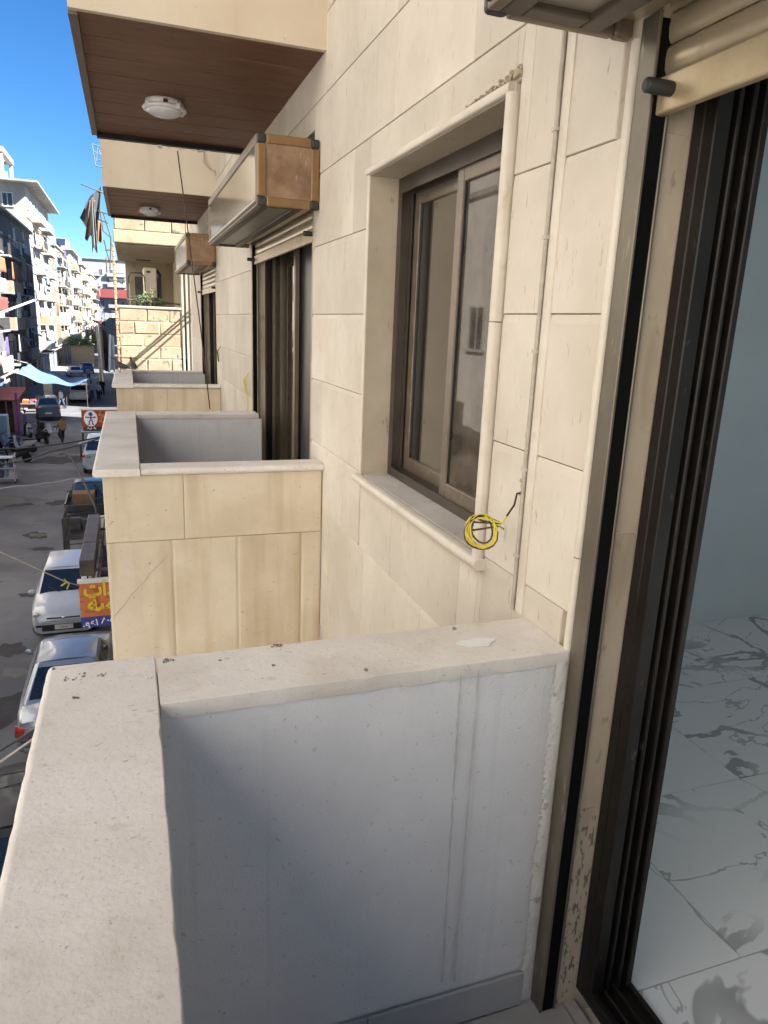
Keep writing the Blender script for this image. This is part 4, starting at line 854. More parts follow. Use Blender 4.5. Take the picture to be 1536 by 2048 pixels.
    for s in (-1, 1):
        for y in (-.31*L, .31*L): wheel(t, s*(hw-.11), y, r, s)
        MB().ball((s*(hw+.03), yf0-.25, zb_+.03), .10, .05, .07, 10, 6).obj('mirror', pm, t)
        z = .66*sc
        MB().ball((s*hw*.74, hl-.155, z+.045 if kind == 'hatch' else z-.02), .16, .13, .085, 12, 8).obj('headlight', LENS, t)
        zt2 = (.72 if kind != 'suv' else .95)*sc; hh = .20 if kind != 'pickup' else .3
        MB().loft([[(s*hw*a, -hl+b, zt2+c) for a, b, c in q] for q in (((.52, -.012, -hh/2), (.52, .03, hh/2), (.5, .08, hh/2), (.5, .05, -hh/2)), ((.82, .0, -hh/2), (.82, .05, hh/2), (.8, .1, hh/2), (.8, .06, -hh/2)), ((.965, .10, -hh/2), (.96, .16, hh/2), (.93, .2, hh/2), (.93, .16, -hh/2)))] if kind != 'pickup' else [[(s*hw*a, -hl+b, zt2+c) for a, b, c in q] for q in (((.86, -.012, -hh/2), (.86, -.012, hh/2), (.8, .05, hh/2), (.8, .05, -hh/2)), ((.99, .01, -hh/2), (.99, .01, hh/2), (.95, .1, hh/2), (.95, .1, -hh/2)))]).obj('tail_light', RED, t)
        MB().lathe([(0, 0), (.06, 0), (.07, .02), (.05, .035), (0, .03)], (s*hw*.74, hl*.935, .40*sc), 14, 'y').obj('fog_lamp', LENS, t)
    MB().box(-hw*.66, hw*.66, hl-.06, hl+.014, .28*sc, .47*sc).obj('lower_grille', BLACKP, t, bevel=.03)
    MB().box(-hw*.50, hw*.50, hl-.10, hl-.005, .60*sc, .655*sc).obj('grille', BLACKP, t, bevel=.015)
    MB().ball((0, hl-.003, .63*sc), .06, .012, .033, 12, 5).obj('badge', CHR, t)
    pl = MB().box(-.22, .22, hl+.014, hl+.028, .33*sc, .45*sc).obj('number_plate', PLATE, t)
    if platetxt: text(platetxt, .085, BLACKP, pl, Matrix.Translation((0, hl+.029, .36*sc)) @ Matrix.Rotation(math.pi, 4, 'Z') @ Matrix.Rotation(math.pi/2, 4, 'X'))
    MB().box(-.24, .24, -hl-.018, -hl+.02, .52*sc, .63*sc).obj('number_plate', PLATE, t)
    MB().box(-hw*.8, hw*.8, -hl-.03, -hl+.1, .3*sc, .42*sc).obj('rear_bumper', pm if kind != 'pickup' else CHR, t, bevel=.04)
    if kind != 'pickup':
        for k in (-.55, .1): MB().tube([(k*hw, yf0-.02, zb_+.03), (k*hw+.42*hw, yf0-.16, zb_+.17)], .008, 5).obj('wiper', BLACKP, t)
    return t
def text(s, size, mt, parent, M, name='lettering', depth=.002, al='CENTER', bold=0, sx=1):
    cu = bpy.data.curves.new('lettering', 'FONT'); cu.body = s; cu.size = size;  cu.align_x = al; cu.offset = bold
    o = bpy.data.objects.new('tmp', cu); COL.objects.link(o); dg = bpy.context.evaluated_depsgraph_get(); me = bpy.data.meshes.new_from_object(o.evaluated_get(dg)); bpy.data.objects.remove(o)
    bm = bmesh.new(); bm.from_mesh(me); bmesh.ops.remove_doubles(bm, verts=bm.verts, dist=1e-5); bm.verts.ensure_lookup_table(); bm.verts.index_update(); seen = set(); k = 0
    for v in bm.verts:
        if v.index in seen: continue
        st = [v]; seen.add(v.index)
        while st:
            q = st.pop(); q.co.z += k*.0007
            for e in q.link_edges:
                o2 = e.other_vert(q)
                if o2.index not in seen: seen.add(o2.index); st.append(o2)
        k += 1
    bm.to_mesh(me); bm.free()
    me.materials.clear(); me.materials.append(mt); me.transform(M @ Matrix.Diagonal((sx, 1, 1, 1))); return link(name, me, parent)
SILV = paint('silver', (.30, .33, .38), .55); WHT = paint('white', (.50, .52, .55), .0); LSIL = paint('light_silver', (.50, .52, .55), .15); BLK = mat('paint_black', (.012, .012, .014), (.02, .02, .022), 3, 3, .5, coat=.15); BLUEP = paint('blue', (.05, .12, .3), .2)
hatch = car('parked_car', 'small silver-white hatchback parked facing the balcony, pale number plate in front', 'car', (-1.95, 20.65, GZ), math.pi, 3.6, 1.62, 1.48, LSIL, 'hatch', .29, '٧٤٥٤')
MB().quadslab((-.55, .79, 1.30), (-.42, .79, 1.30), (-.42, .72, 1.36), (-.55, .72, 1.36), .012).obj('windshield_sticker', WHITEP, hatch)
car('parked_car', 'silver sedan parked with its red tail lamps towards the balcony', 'car', (-1.52, 15.4, GZ), 0, 4.5, 1.74, 1.45, SILV, 'sedan', .31)
car('parked_car', 'black car parked close behind the silver sedan', 'car', (-1.75, 10.2, GZ), 0, 4.2, 1.75, 1.45, BLK, 'sedan', .31)
pk = car('pickup_truck', 'dark grey pickup with an open loaded bed, parked behind the display cage', 'pickup', (-1.72, 30.6, GZ), 0, 5.1, 1.8, 1.75, paint('dark_grey', (.05, .055, .065), .4), 'pickup', .36)
m = MB(); m.box(-.86, -.80, -2.5, -.5, 1.05, 1.38); m.box(.80, .86, -2.5, -.5, 1.05, 1.38); m.box(-.80, .80, -2.52, -2.46, 1.05, 1.32); m.obj('bed_sides', _M['paint_dark_grey'], pk, bevel=.02); MB().box(-.79, .79, -2.45, -.52, 1.06, 1.09).obj('bed_floor', BLACKP, pk)
single('cargo_crate', MB().box(-2.35, -1.55, 28.9, 29.6, GZ+1.09, GZ+1.55), mat('crate_brown', (.16, .09, .05), (.22, .13, .08), 4, 4, .8, vec=(1, 8, 1)), 'brown wooden crate lying in the pickup bed', 'crate', bevel=.02)
cv = car('parked_van', 'pale blue-grey light truck parked ahead of the dark pickup', 'truck', (-1.75, 42.0, GZ), 0, 4.6, 1.75, 1.9, paint('pale_blue', (.36, .44, .5), 0), 'suv', .34)
car('white_suv', 'white SUV seen from behind, standing under the far end of the blue tarpaulin', 'car', (-4.75, 75.8, GZ), 0, 4.5, 1.8, 1.7, WHT, 'suv', .35)
car('parked_van', 'dark-sided silver people carrier parked in front of the market stalls', 'van', (-6.45, 63.2, GZ), .12, 4.5, 1.8, 1.8, paint('dark_silver', (.13, .14, .16), .4), 'suv', .33)
car('parked_car', 'pale car far down the street beside a blue car', 'car', (-7.0, 104, GZ), .2, 4.3, 1.75, 1.45, WHT, 'sedan', .31)
car('parked_car', 'blue car far down the street', 'car', (-5.9, 112, GZ), .1, 4.3, 1.75, 1.5, BLUEP, 'hatch', .31)

# ================================================================ motor scooters
def scooter(loc, rz, pm, label):
    t = thing('motor_scooter', label, 'scooter', loc, rz, 'scooters parked at the kerb')
    for y in (-.6, .6):
        w_ = MB().lathe([(.14, -.05), (.24, -.055), (.27, 0), (.24, .055), (.14, .05)], (0, y, .27), 18, 'x').obj('wheel', TYRE, t); MB().lathe([(0, -.03), (.15, -.04), (.15, .04), (0, .03)], (0, y, .27), 14, 'x').obj('rim', RIM, w_)
    MB().loft([[(a*q, y, z+h*p) for q, p in ((-1, -.8), (-1, .8), (0, 1), (1, .8), (1, -.8), (0, -1))] for y, z, a, h in ((-.85, .72, .05, .06), (-.6, .62, .15, .18), (-.25, .55, .16, .2), (-.05, .42, .14, .12), (.15, .30, .15, .05), (.33, .32, .16, .06), (.42, .6, .17, .28), (.47, .85, .12, .14), (.46, .98, .08, .05))]).obj('body', pm, t, bevel=.02)
    MB().loft([[(a*q, y, z+h*p) for q, p in ((-1, -1), (-1, .6), (0, 1), (1, .6), (1, -1))] for y, z, a, h in ((-.8, .84, .08, .03), (-.55, .83, .15, .06), (-.2, .80, .14, .06), (-.05, .76, .08, .03))]).obj('seat', BLACKP, t)
    MB().tube([(-.33, .34, 1.08), (-.1, .44, 1.04), (.1, .44, 1.04), (.33, .34, 1.08)], .018, 6).obj('handlebar', BLACKP, t); MB().tube([(0, .6, .27), (0, .46, .98)], .03, 6).obj('fork', CHR, t)
    MB().ball((0, .53, .93), .08, .05, .07, 10, 6).obj('headlight', LENS, t); MB().loft([[(q*.09, .6+.3*math.cos(a), .27+.3*math.sin(a)) for q in (-1, 1)] for a in (.2, .7, 1.2, 1.7, 2.3)], False, False).obj('mudguard', pm, t, solid=.01)
    for s in (-1, 1): MB().tube([(s*.25, .38, 1.07), (s*.32, .36, 1.25)], .008, 5).obj('mirror', BLACKP, t)
scooter((-6.35, 47.2, GZ), 1.2, WHT, 'white scooter parked sideways below the market stalls'); scooter((-6.3, 43.6, GZ), 1.9, BLK, 'black motor scooter parked beside the white crate rack')
scooter((-5.6, 50.4, GZ), .5, BLK, 'dark scooter parked near the person in the mustard shirt'); scooter((-6.5, 52.0, GZ), .2, WHT, 'pale scooter parked beside the light blue cabinet')

scooter((-7.2, 47.9, GZ), 1.0, BLUEP, 'blue scooter parked between the white scooter and the cabinet'); scooter((-5.1, 52.6, GZ), .9, WHT, 'white scooter standing behind the person in the mustard shirt'); scooter((-6.1, 54.6, GZ), .3, BLK, 'black scooter parked in front of the red-awning kiosk'); scooter((-7.4, 42.6, GZ), 1.4, BLUEP, 'blue scooter nearest the white crate rack')
# ================================================================ people
SKIN = mat('skin', (.32, .19, .13), (.38, .23, .16), 9, rough=.6); HAIR = mat('hair', (.012, .01, .009), (.02, .018, .016), 30, rough=.6)
def person(loc, rz, shirt, trous, label, stride=.12, arm=.1, h=1.75):
    t = thing('person', label, 'person', loc, rz, 'people in the street'); k = h/1.75
    V = [(0, 0, .95, .12), (0, .01, 1.15, .115), (0, 0, 1.36, .135), (0, 0, 1.49, .055), (0, .015, 1.58, .075), (0, .02, 1.68, .085), (0, .015, 1.74, .05)]
    E = [(i, i+1) for i in range(6)]
    for s in (-1, 1):
        o = len(V); f = s*stride
        V += [(s*.18, 0, 1.40, .055), (s*.235, -.02+f*-.3, 1.14, .043), (s*.24, arm-f*.7, .92, .034), (s*.235, arm+.03-f*.8, .83, .032), (s*.09, 0, .9, .09), (s*.10, f*.7+.02, .5, .06), (s*.105, f*1.5, .1, .042), (s*.11, f*1.5+.12, .04, .035)]
        E += [(2, o), (o, o+1), (o+1, o+2), (o+2, o+3), (0, o+4), (o+4, o+5), (o+5, o+6), (o+6, o+7)]
    me = bpy.data.meshes.new('body'); me.from_pydata([(a*k, b*k, c*k) for a, b, c, _ in V], E, []); me.materials.append(SKIN)
    ob = link('body', me, t); ob.modifiers.new('skin', 'SKIN')
    for i, sv in enumerate(me.skin_vertices[0].data): sv.radius = (V[i][3]*k*.92, V[i][3]*k*.8); sv.use_root = (i == 0)
    ss = ob.modifiers.new('sub', 'SUBSURF'); ss.levels = 1; ss.render_levels = 1
    pt = lambda i: Vector(V[i][:3])*k
    m = MB(); m.loft([[(math.cos(a)*w_*k, math.sin(a)*d*k, z*k) for a in [q*.5236 for q in range(12)]] for z, w_, d in ((.88, .17, .12), (1.0, .165, .12), (1.15, .16, .115), (1.32, .195, .13), (1.42, .19, .11), (1.48, .08, .07))])
    for s in (0, 1): o = 7+8*s; m.tube([pt(2)*.25+pt(o)*.75, pt(o), pt(o+1), pt(o+1)*.3+pt(o+2)*.7], [.075*k, .072*k, .062*k, .055*k], 8)
    m.obj('shirt', shirt, t)
    m = MB()
    for s in (0, 1): o = 7+8*s; m.tube([pt(o+4)+Vector((0, 0, .08)), pt(o+4)*.7+pt(o+5)*.3, pt(o+5), pt(o+6)+Vector((0, 0, -.02))], [.105*k, .105*k, .08*k, .068*k], 8)
    m.obj('trousers', trous, t)
    for s in (0, 1): o = 7+8*s; p = pt(o+7); MB().ball((p.x, p.y-.05*k, .045*k), .05*k, .14*k, .05*k, 8, 4).obj('shoe', BLACKP, t)
    MB().ball((0, -.005*k, 1.70*k), .088*k, .10*k, .085*k, 12, 6).obj('hair', HAIR, t)
    return t
C = {n: mat('cloth2_'+n, c, tuple(v*1.25 for v in c), 6, 4, .9) for n, c in (('mustard', (.30, .20, .06)), ('charcoal', (.03, .03, .035)), ('denim', (.05, .07, .14)), ('white', (.6, .6, .6)), ('lightblue', (.32, .4, .5)), ('black', (.012, .012, .014)), ('khaki', (.2, .16, .1)), ('purple', (.14, .1, .25)))}
person((-4.4, 50.2, GZ), .4, C['mustard'], C['charcoal'], 'person in a mustard shirt walking across the open roadway', .2)
person((-3.75, 76.5, GZ), 3.0, C['lightblue'], C['denim'], 'person in a light blue shirt and jeans standing next to the white SUV', .08)
person((-3.1, 76.3, GZ), 3.3, C['lightblue'], C['charcoal'], 'person in a light grey-blue shirt and dark trousers, middle of three walkers', .16)
person((-2.85, 80.5, GZ), 3.1, C['black'], C['black'], 'person dressed all in black walking behind the two others', .16)
person((-5.9, 69.0, GZ), 2.4, C['white'], C['denim'], 'person in a white shirt leaning at the fruit stall', .22, .25)
person((-6.9, 53.5, GZ), 2.0, C['purple'], C['charcoal'], 'person in a purple top between the scooters and the kiosk', .05)
person((-5.0, 98, GZ), 3.0, C['white'], C['denim'], 'person in white far down the street by the pale car', .1)

# ================================================================ market: tarpaulin, stalls, cabinet, signs
TARP = mat('tarpaulin', (.10, .185, .31), (.14, .235, .37), 1.2, 7, .55, bump=.5, bscale=4)
q = [atz(32, 745, -5.3), atz(66, 728, -4.1), atz(188, 757, -5.0), atz(168, 768, -6.0)]
TQ = (aty(30, 746, 66), aty(62, 728, 73), aty(188, 757, 76), aty(172, 762, 68))
def tf(u, v):
    A, D_, B_, C_ = TQ[0], TQ[1], TQ[2], TQ[3]; p = (A*(1-u)+C_*u)*(1-v)+(D_*(1-u)+B_*u)*v
    return p+Vector((0, 0, -.62*4*u*(1-u)*(.65+.35*(1-v))+.10*math.sin(u*14+v*3)+.06*math.sin(v*17+u*5)))
single('tarpaulin', MB().grid(tf, 30, 14), TARP, 'big sagging light blue tarpaulin stretched over the market stalls', 'tarpaulin', solid=.02)
t = wthing('tarpaulin_ropes', 'ropes and poles holding up the blue tarpaulin', 'ropes', (-6, 70, GZ))
MB().tube([TQ[2], TQ[2]+Vector((2.6, .5, .9))], .03, 6).obj('rope', FRAMEW, t); MB().tube([TQ[0], Vector((LX, 66, TQ[0].z+.6))], .03, 6).obj('rope', FRAMEW, t); MB().tube([TQ[1], Vector((LX, 73, TQ[1].z+.5))], .03, 6).obj('rope', FRAMEW, t)
g = Vector((TQ[3].x, TQ[3].y, GZ)); MB().tube([g, TQ[3]], .04, 6).obj('pole', RAIL, t); g = aty(133, 800, 70); MB().tube([(g.x, 70, GZ), (g.x, 70, tf(.72, .2).z)], .04, 6).obj('pole', RAIL, t)
CRATE = [mat('crate_%d' % i, c, None, 5, 3, .8) for i, c in enumerate(((.3, .18, .08), (.1, .2, .1), (.35, .1, .05), (.12, .16, .3)))]
FRUIT = [mat('produce_%s' % n, c, None, 12, 3, .5) for n, c in (('orange', (.6, .24, .04)), ('red', (.45, .05, .03)), ('green', (.16, .28, .05)), ('yellow', (.6, .45, .06)))]
def stall(x, y, rz, label, n=4, seed=1):
    r = random.Random(seed); t = thing('market_stall', label, 'stall', (x, y, GZ), rz)
    MB().box(-1.2, 1.2, -.5, .5, .72, .78).obj('table_top', CRATE[0], t)
    for a in (-1.1, 1.1):
        for b in (-.42, .42): MB().box(a-.03, a+.03, b-.03, b+.03, 0, .72).obj('leg', RAIL, t)
    for i in range(n):
        xx = -1.05+i*.55; c = single('crate', MB().box(x+xx, x+xx+.48, y-.4, y+.35, GZ+.78, GZ+1.0), CRATE[(i+seed) % 4], None, 'crate', bevel=.01); c['label'] = ['brown', 'green', 'red', 'blue'][(i+seed) % 4]+' produce crate on the '+label.split(' with')[0]; c['group'] = 'produce crates on the market stalls'
        m = MB()
        for a in range(5):
            for b in range(6): m.ball((x+xx+.07+a*.085, y-.33+b*.12, GZ+1.02+r.uniform(-.01, .03)), .05, .05, .05, 6, 4)
        f = m.obj('produce', FRUIT[(i+seed*2) % 4]); tag(f, ['orange', 'red', 'green', 'yellow'][(i+seed*2) % 4]+' fruit heaped in a crate on the '+label.split(' with')[0], 'fruit', kind='stuff')
stall(-6.9, 69.5, 0, 'fruit stall under the tarpaulin with heaped crates', 4, 1); stall(-7.6, 66.5, 0, 'low fruit stall beside the dark people carrier with crates', 3, 2)
t = wthing('price_board', 'white slatted price board standing behind the fruit stall', 'board', (-8.3, 70.5, GZ))
a = aty(86, 766, 70.5); b = aty(107, 806, 70.5)
MB().box(a.x, b.x, 70.5, 70.58, GZ, a.z).obj('back', FRAMEW, t)
for i in range(7): zz = b.z+(a.z-b.z)*i/7; MB().box(a.x+.05, b.x-.05, 70.44, 70.5, zz+.06, zz+.22).obj('slat', mat('board_cream', (.66, .58, .42), None, 5, 3, .7), t)
# kiosk at the left edge
t = wthing('market_kiosk', 'brown wooden kiosk with a red awning and violet corner post', 'kiosk', (-8.2, 56, GZ))
KB = mat('kiosk_brown', (.10, .05, .035), (.15, .08, .05), 3, 5, .7, vec=(1, 1, 6))
MB().box(-10.4, -7.8, 55, 58.5, GZ+.1, GZ+2.5).obj('cabin', KB, t); MB().quadslab((-10.4, 53.6, GZ+2.35), (-7.3, 53.6, GZ+2.35), (-7.3, 58.6, GZ+2.75), (-10.4, 58.6, GZ+2.75), .08).obj('awning', mat('awning_maroon', (.20, .05, .05), (.28, .08, .07), 3, 4, .8), t)
MB().box(-7.45, -7.3, 53.7, 53.85, GZ, GZ+2.9).obj('corner_post', mat('violet_post', (.35, .06, .42), None, 4, 3, .5), t); MB().box(-10.2, -8, 54.9, 55, GZ+1.0, GZ+1.1).obj('counter', CRATE[0], t)
for x in (-9.6, -8.9, -8.2): MB().box(x-.03, x+.03, 54.93, 54.97, GZ+1.1, GZ+2.3).obj('slat', FRAMEW, t)
m = MB(); single('cabinet', m.box(-8.7, -7.45, 49.6, 50.5, GZ, GZ+1.9), mat('cabinet_blue', (.30, .45, .60), (.36, .5, .64), 2, 4, .5), 'light blue metal cabinet at the left kerb', 'cabinet', bevel=.03)
t = wthing('crate_rack', 'white wheeled rack filled with bottles and boxes on the road', 'rack', (-6.1, 38.6, GZ)); RW = mat('rack_white', (.5, .52, .58), (.6, .62, .68), 5, 3, .5)
for z in (.25, .75, 1.25): MB().box(-6.75, -5.6, 38.3, 38.9, GZ+z, GZ+z+.05).obj('shelf', RW, t)
for x in (-6.75, -5.65):
    for y in (38.3, 38.85): MB().box(x, x+.05, y, y+.05, GZ+.1, GZ+1.45).obj('post', RW, t)
for x in (-6.7, -5.62):
    for y in (38.32, 38.86): MB().lathe([(0, -.02), (.06, -.025), (.06, .025), (0, .02)], (x, y, GZ+.06), 10, 'x').obj('caster', BLACKP, t)
rr = random.Random(6)
for i, (x, z) in enumerate([(-6.6+.24*k, zz) for zz in (.3, .8) for k in range(4)]):
    if i % 2: single('rack_box', MB().box(x, x+.2, 38.38, 38.75, GZ+z, GZ+z+rr.uniform(.18, .34)), [FRAMEW, CLOTHS[7], BLACKP][i % 3], ['white', 'violet', 'black'][i % 3]+' box on the '+('lower' if z < .5 else 'middle')+' shelf of the white rack', 'box', 'boxes on the wheeled rack', bevel=.01)
    else: single('bottle', MB().lathe([(0, 0), (.08, 0), (.085, .03), (.085, .22), (.03, .3), (.03, .35), (0, .35)], (x+.1, 38.55, GZ+z), 12), [FRAMEW, CLOTHS[8]][(i//2) % 2], ['white', 'pale blue'][(i//2) % 2]+' bottle on the '+('lower' if z < .5 else 'middle')+' shelf of the white rack', 'bottle', 'bottles on the wheeled rack')
# two low teal tables by the right kerb
for i, (px, py, y) in enumerate(((186, 905, 44.8), (188, 880, 49.5))):
    c = aty(px, py, y); t = wthing('street_table', ['low teal-topped table at the kerb, past the pale truck', 'second teal-topped table at the kerb with cartons on it'][i], 'table', (c.x, y, GZ))
    MB().box(c.x-.75, c.x+.9, y-.5, y+.5, GZ+.85, GZ+.91).obj('table_top', mat('table_teal', (.2, .32, .34), None, 3, 3, .6), t)
    for a in (-.65, .8):
        for b in (-.42, .42): MB().box(c.x+a-.03, c.x+a+.03, y+b-.03, y+b+.03, GZ, GZ+.85).obj('leg', RAIL, t)
    single('carton', MB().box(c.x-.3, c.x+.2, y-.2, y+.2, GZ+.91, GZ+1.25), FRAMEW if i else BLACKP, ['black carton on the teal table', 'white carton on the second teal table'][i], 'carton', 'cartons on the street tables', bevel=.01)
# tan low wall with greenery far down the street
t = wthing('boundary_wall', 'tan boundary wall topped with greenery far down the street', 'wall', (-6, 128, GZ)); a = aty(141, 690, 128); b = aty(182, 725, 128)
MB().box(a.x, b.x+.6, 128, 128.4, GZ, a.z).obj('wall', mat('tan_wall', (.40, .31, .21), (.46, .37, .26), .6, 5, .85), t)
r = random.Random(3)
m = MB()
for _ in range(900):
    p = Vector((r.uniform(a.x-.8, b.x+1.5), 128+r.uniform(-.9, .9), a.z+abs(r.gauss(.2, .7)))); d = Vector((r.gauss(0, 1), r.gauss(0, 1), r.gauss(0, 1))).normalized(); s = d.orthogonal().normalized(); l = r.uniform(.18, .4); m.add([p, p+d*l*.5+s*l*.3, p+d*l, p+d*l*.5-s*l*.3], [(0, 1, 2, 3)])
tag(m.obj('creeper', LEAF[0]), 'dark green creeper spilling over the tan boundary wall', 'creeper', kind='stuff')

# ---- signs below the balconies
ORG = mat('banner_orange', (.62, .17, .05), (.70, .23, .08), 3, 5, .6, spots=((5, (1, 1, 3), .56, .62, (.35, .08, .03), .7),)); NAVY = mat('banner_navy', (.03, .05, .25), (.05, .07, .32), 4, 4, .6); YELP = mat('letter_yellow', (.75, .55, .04), None, 8, 3, .5); WHL = mat('letter_white', (.72, .72, .72), None, 8, 3, .5); AMB = mat('letter_amber', (.55, .27, .07), None, 8, 3, .5); REDB = mat('banner_red', (.26, .032, .014), (.32, .055, .026), 3, 4, .6)
SY = 12.0
A = aty(157, 1168, SY); Bt = aty(165, 1256, SY); x0, z1_, z0_ = A.x, A.z, Bt.z; x1 = x0+1.25
t = wthing('shop_banner', 'orange shop banner with yellow Arabic lettering and a blue phone-number strip', 'sign', (x0+.6, SY, z0_))
Hs = z1_-z0_
MB().box(x0, x1, SY, SY+.03, z0_+Hs*.24, z1_).obj('panel', ORG, t); MB().box(x0, x1, SY-.001, SY+.029, z0_, z0_+Hs*.239).obj('phone_strip', NAVY, t); MB().box(x0-.02, x1+.02, SY-.01, SY+.10, z1_, z1_+.05).obj('top_rail', WHITEP, t)
def face(x, z): return Matrix.Translation((x, SY-.004, z)) @ Matrix.Rotation(math.pi/2, 4, 'X')
text('\ufe95\ufe8d\ufea9\ufeae\ufee3', .36, YELP, t, face(x0+.07, z0_+Hs*.72), al='LEFT', bold=.012, sx=.8); text('\ufe94\ufec0\ufef4\ufead', .36, YELP, t, face(x0+.12, z0_+Hs*.42), al='LEFT', bold=.012, sx=.95); text('٠٩٤١ ٨٠٨ ٣٦٤', .15, WHL, t, face(x0+.05, z0_+Hs*.22), al='LEFT', bold=.004)
for zz in (z1_-.02,): MB().tube([(x0+.05, SY+.05, zz), (x0+.05, SY+.05, zz+.02), (X+.0, SY+.05, zz+.05), (1.2, SY-.75, zz+.05)], .02, 6).obj('bracket', RAIL, t)
# brown metal boxing above it and the canopy next to it
t = wthing('metal_boxing', 'long brown metal box section fixed above the orange banner', 'boxing', (x0+.15, 13.5, z1_)); BM = mat('boxing_brown', (.06, .038, .03), (.105, .075, .06), 3, 5, .45, metal=.3, spots=((7, (1, 3, 1), .58, .7, (.26, .2, .16), .5),))
bx0 = aty(160, 1150, 12.15).x; MB().box(bx0, bx0+.235, 12.12, 13.15, z1_+.08, z1_+.36).obj('section', BM, t, bevel=.012); MB().box(bx0+.004, bx0+.231, 13.17, 15.1, z1_+.08, z1_+.36).obj('section', BM, t, bevel=.012)
for y in (12.3, 14.8): MB().box(bx0+.235, 1.4, y, y+.04, z1_+.1, z1_+.14).obj('bracket', RAIL, t)
t = wthing('shop_canopy', 'dark sloping shop canopy with a dull lettered valance', 'canopy', (.2, 14, z1_-.2))
MB().quadslab((bx0+.30, 12.4, z1_-.05), (X+.2, 12.4, z1_+.1), (X+.2, 14.1, z1_+.1), (bx0+.30, 14.1, z1_-.05), .03).obj('canvas', mat('canopy_navy', (.012, .016, .03), (.03, .034, .05), 3, 4, .7), t)
vz = MB().quadslab((bx0+.30, 14.15, z1_-.03), (X+.2, 14.15, z1_+.1), (X+.2, 15.9, z1_+.1), (bx0+.30, 15.9, z1_-.03), .03).obj('lettered_panel', mat('canopy_grey', (.30, .28, .25), (.36, .34, .31), 3, 4, .7), t)
text('IIIVE', .42, BLACKP, t, Matrix.Translation((bx0+.62, 15.0, z1_+.045)) @ Matrix.Rotation(-math.pi/2, 4, 'Z') @ Matrix.Rotation(0, 4, 'X'))
MB().tube([(bx0+.27, 12.3, z1_), (bx0+.27, 16, z1_)], .018, 6).obj('frame_bar', RAIL, t); MB().tube([(bx0+.3, 15.95, z1_-.02), (1.4, 15.95, z1_+.1), (1.4, 18, z1_+.1)], .018, 6).obj('frame_bar', RAIL, t)
# black steel display cage on the pavement edge
t = wthing('display_cage', 'black steel display cage stacked with goods at the kerb behind the pickup', 'cage', (-1.6, 25.4, GZ))
c0, c1, y0_, y1_ = -2.35, -.95, 24.6, 26.4
for x in (c0, c1):
    for y in (y0_, y1_): MB().box(x-.02, x+.02, y-.02, y+.02, GZ, GZ+1.75).obj('post', RAIL, t)
for z in (.3, 1.0, 1.72):
    for x in (c0, c1): MB().box(x-.015, x+.015, y0_, y1_, GZ+z, GZ+z+.03).obj('bar', RAIL, t)
    for y in (y0_, y1_): MB().box(c0, c1, y-.015, y+.015, GZ+z+.002, GZ+z+.032).obj('bar', RAIL, t)
for i in range(11): y = y0_+(y1_-y0_)*(i+.5)/11; MB().box(c0-.014, c0+.014, y-.014, y+.014, GZ+.33, GZ+1.72).obj('bar', RAIL, t)
MB().box(c0+.05, c1-.05, y0_+.05, y1_-.05, GZ+1.0, GZ+1.04).obj('shelf', BLACKP, t)
rr = random.Random(15)
for i in range(3):
    for j in range(2):
        x, y = c0+.12+i*.42, y1_-.75+j*.36; single('goods_box', MB().box(x, x+.36, y, y+.3, GZ+1.041, GZ+1.25+rr.uniform(0, .2)), [RAIL, SHUT[0], CLOTHS[3], BLACKP, FRAMEW, SHUT[1]][i*2+j], ['dark', 'grey', 'slate', 'black', 'white', 'brown'][i*2+j]+' goods box in the black display cage', 'box', 'boxes in the display cage', bevel=.015)
single('bent_pole', MB().tube([(-1.2, 26.3, GZ), (-1.4, 26.25, GZ+1.7), (-1.75, 27.2, GZ+2.3), (-2.2, 28.6, GZ+2.95), (-2.5, 29.2, GZ+3.1), (-2.7, 29.3, GZ+3.05)], .045, 8), RAIL, 'bent dark pole leaning out over the pickup cab', 'pole')
# red clinic sign
RY = 30.0; A = aty(162, 820, RY); Bt = aty(170, 862, RY); x0, z1_, z0_ = A.x, A.z, Bt.z; Hs = z1_-z0_; x1 = x0+2.3
t = wthing('shop_sign', 'red shop sign with a white oval figure emblem and yellow Arabic lettering', 'sign', (x0+1, RY, z0_))
MB().box(x0, x1, RY, RY+.08, z0_+Hs*.2, z1_).obj('panel', REDB, t, bevel=.01); MB().box(x0+.04, x1, RY+.002, RY+.07, z0_, z0_+Hs*.198).obj('phone_strip', BLACKP, t); MB().box(x0-.05, x1, RY-.05, RY+.4, z1_, z1_+.06).obj('top_cover', WHITEP, t)
ov = MB(); ov.prism([(x0+.33+.25*math.cos(a), z0_+Hs*.60+.31*math.sin(a)) for a in [k*.2618 for k in range(24)]], 0, .012)
me = ov.mesh('emblem', WHL); me.transform(Matrix(((1, 0, 0, 0), (0, 0, -1, RY-.0005), (0, 1, 0, 0), (0, 0, 0, 1)))); em = link('emblem', me, t)
def face(x, z): return Matrix.Translation((x, RY-.016, z)) @ Matrix.Rotation(math.pi/2, 4, 'X')
ez = z0_+Hs*.60; ex = x0+.33
m = MB(); m.lathe([(.045, -.004), (.075, -.004), (.075, .004), (.045, .004)], (ex, RY-.018, ez+.17), 14, 'y')
for pts in (((-.19, .06), (-.06, .03), (.06, .03), (.19, .06)), ((0, .09), (0, -.07)), ((0, -.05), (-.07, -.12), (-.05, -.22), (-.10, -.24)), ((0, -.05), (.07, -.12), (.05, -.22), (.10, -.24))): m.tube([(ex+a, RY-.016, ez+b) for a, b in pts], .024, 6)
m.obj('figure', NAVY, em)
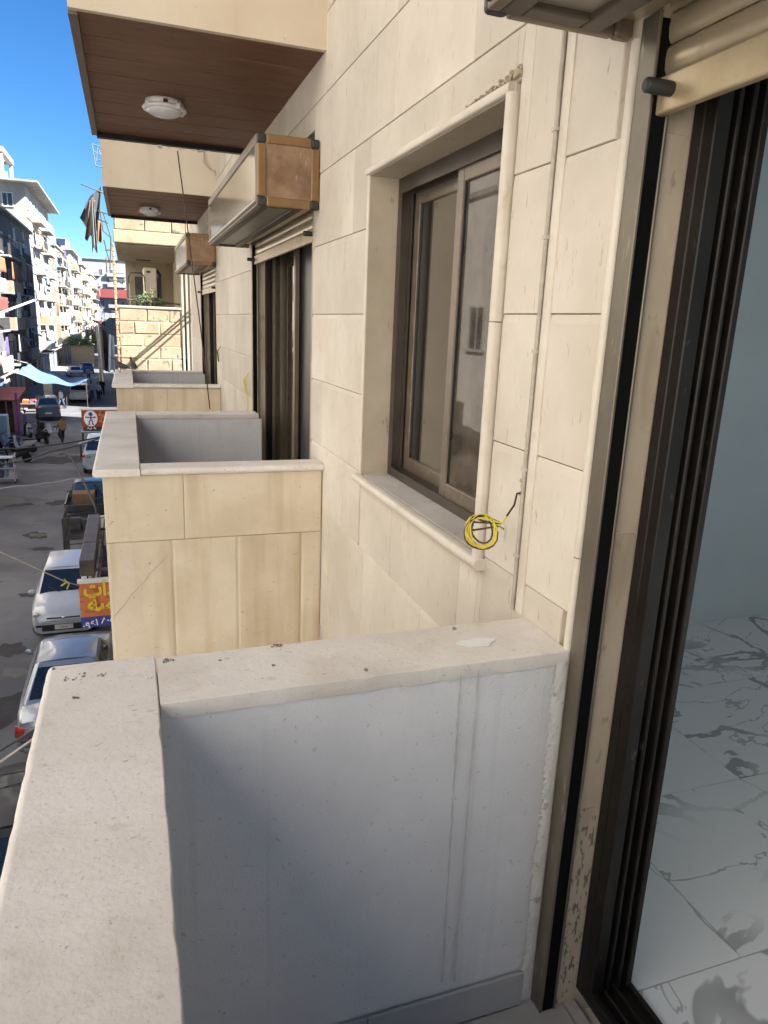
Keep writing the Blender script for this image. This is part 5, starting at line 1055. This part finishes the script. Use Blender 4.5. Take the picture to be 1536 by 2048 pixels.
text('\ufe94\ufef4\ufee0\ufecc\ufe97', .26, AMB, t, face(x0+.62, z0_+Hs*.72), al='LEFT', bold=.008); text('\ufe94\ufe92\ufee3', .26, AMB, t, face(x0+.64, z0_+Hs*.40), al='LEFT', bold=.008); text('\ufea9\ufe8e\ufef4\ufecb \ufe94\ufe91', .13, WHL, t, face(x0+.16, z0_+Hs*.10), al='LEFT', bold=.003)
MB().tube([(x1-.1, RY+.04, z1_-.1), (1.5, RY+.04, z1_-.1)], .04, 6).obj('bracket', RAIL, t)

# ---- overhead wires
def wire(name, pts, r, mt, label, sag=.0, cat='cable', group='overhead wires across the street'):
    out = []
    P_ = [Vector(p) for p in pts]
    for a, b in zip(P_[:-1], P_[1:]):
        for i in range(12): u = i/12; out.append(a*(1-u)+b*u-Vector((0, 0, sag*4*u*(1-u))))
    out.append(P_[-1]); return single(name, MB().tube(out, r, 6), mt, label, cat, group)
def wp(px, py, y): return aty(px, py, y)
def ext(a, b, X_): return a+(b-a)*((X_-a.x)/(b.x-a.x))
wire('overhead_cable', [wp(-60, 896, 33), wp(10, 898, 33), wp(95, 891, 33), wp(200, 874, 33), Vector((1.35, 33, wp(240, 868, 33).z))], .035, BLACKP, 'thick black cable crossing the street low above the scooters', .03)
wire('overhead_cable', [wp(-80, 930, 29), wp(20, 926, 29), wp(100, 903, 29), wp(200, 876, 29), Vector((1.35, 29, wp(240, 866, 29).z))], .03, BLACKP, 'second thick black cable, dipping lower beside the first', .05)
wire('overhead_cable', [wp(-60, 985, 24), wp(30, 972, 24), wp(90, 966, 24), wp(140, 958, 24), Vector((.95, 24.6, wp(200, 950, 24).z))], .022, SHUT[0], 'grey cable with a taped joint above the potholed road', .03)
wire('overhead_rope', [wp(-70, 1062, 11), wp(0, 1104, 11), wp(130, 1163, 11), wp(160, 1172, 11.9)], .009, YELP if 0 else WIREW, 'pale rope running from the left to the orange banner', .0, 'rope')
single('rope_knot', MB().tube([wp(122, 1172, 11), wp(132, 1165, 11), wp(128, 1158, 11), wp(138, 1168, 11), wp(134, 1178, 11)], .012, 6), YEL, 'yellow knot of twine tied to the pale rope', 'knot')
wire('overhead_pipe', [wp(-40, 640, 60), wp(0, 626, 60), wp(70, 600, 64)], .09, FRAMEW, 'pale cable slung across the front of the dark building', .0)
wire('overhead_rope', [wp(-30, 1545, 5.5), wp(52, 1488, 5.5), ext(wp(-30, 1545, 5.5), wp(52, 1488, 5.5), -.14)], .010, WIREW, 'pale rope stretched below the balcony towards the silver sedan', 0, 'rope')
wire('overhead_cable', [wp(-30, 1520, 5.9), wp(35, 1480, 5.9), ext(wp(-30, 1520, 5.9), wp(35, 1480, 5.9), .9)], .010, BLACKP, 'thin black cable just under the balcony corner', 0)
wire('overhead_cable', [wp(-30, 1555, 6.5), wp(60, 1540, 6.5), ext(wp(-30, 1555, 6.5), wp(60, 1540, 6.5), .9)], .009, BLACKP, 'thin black cable crossing below the pale rope', 0)
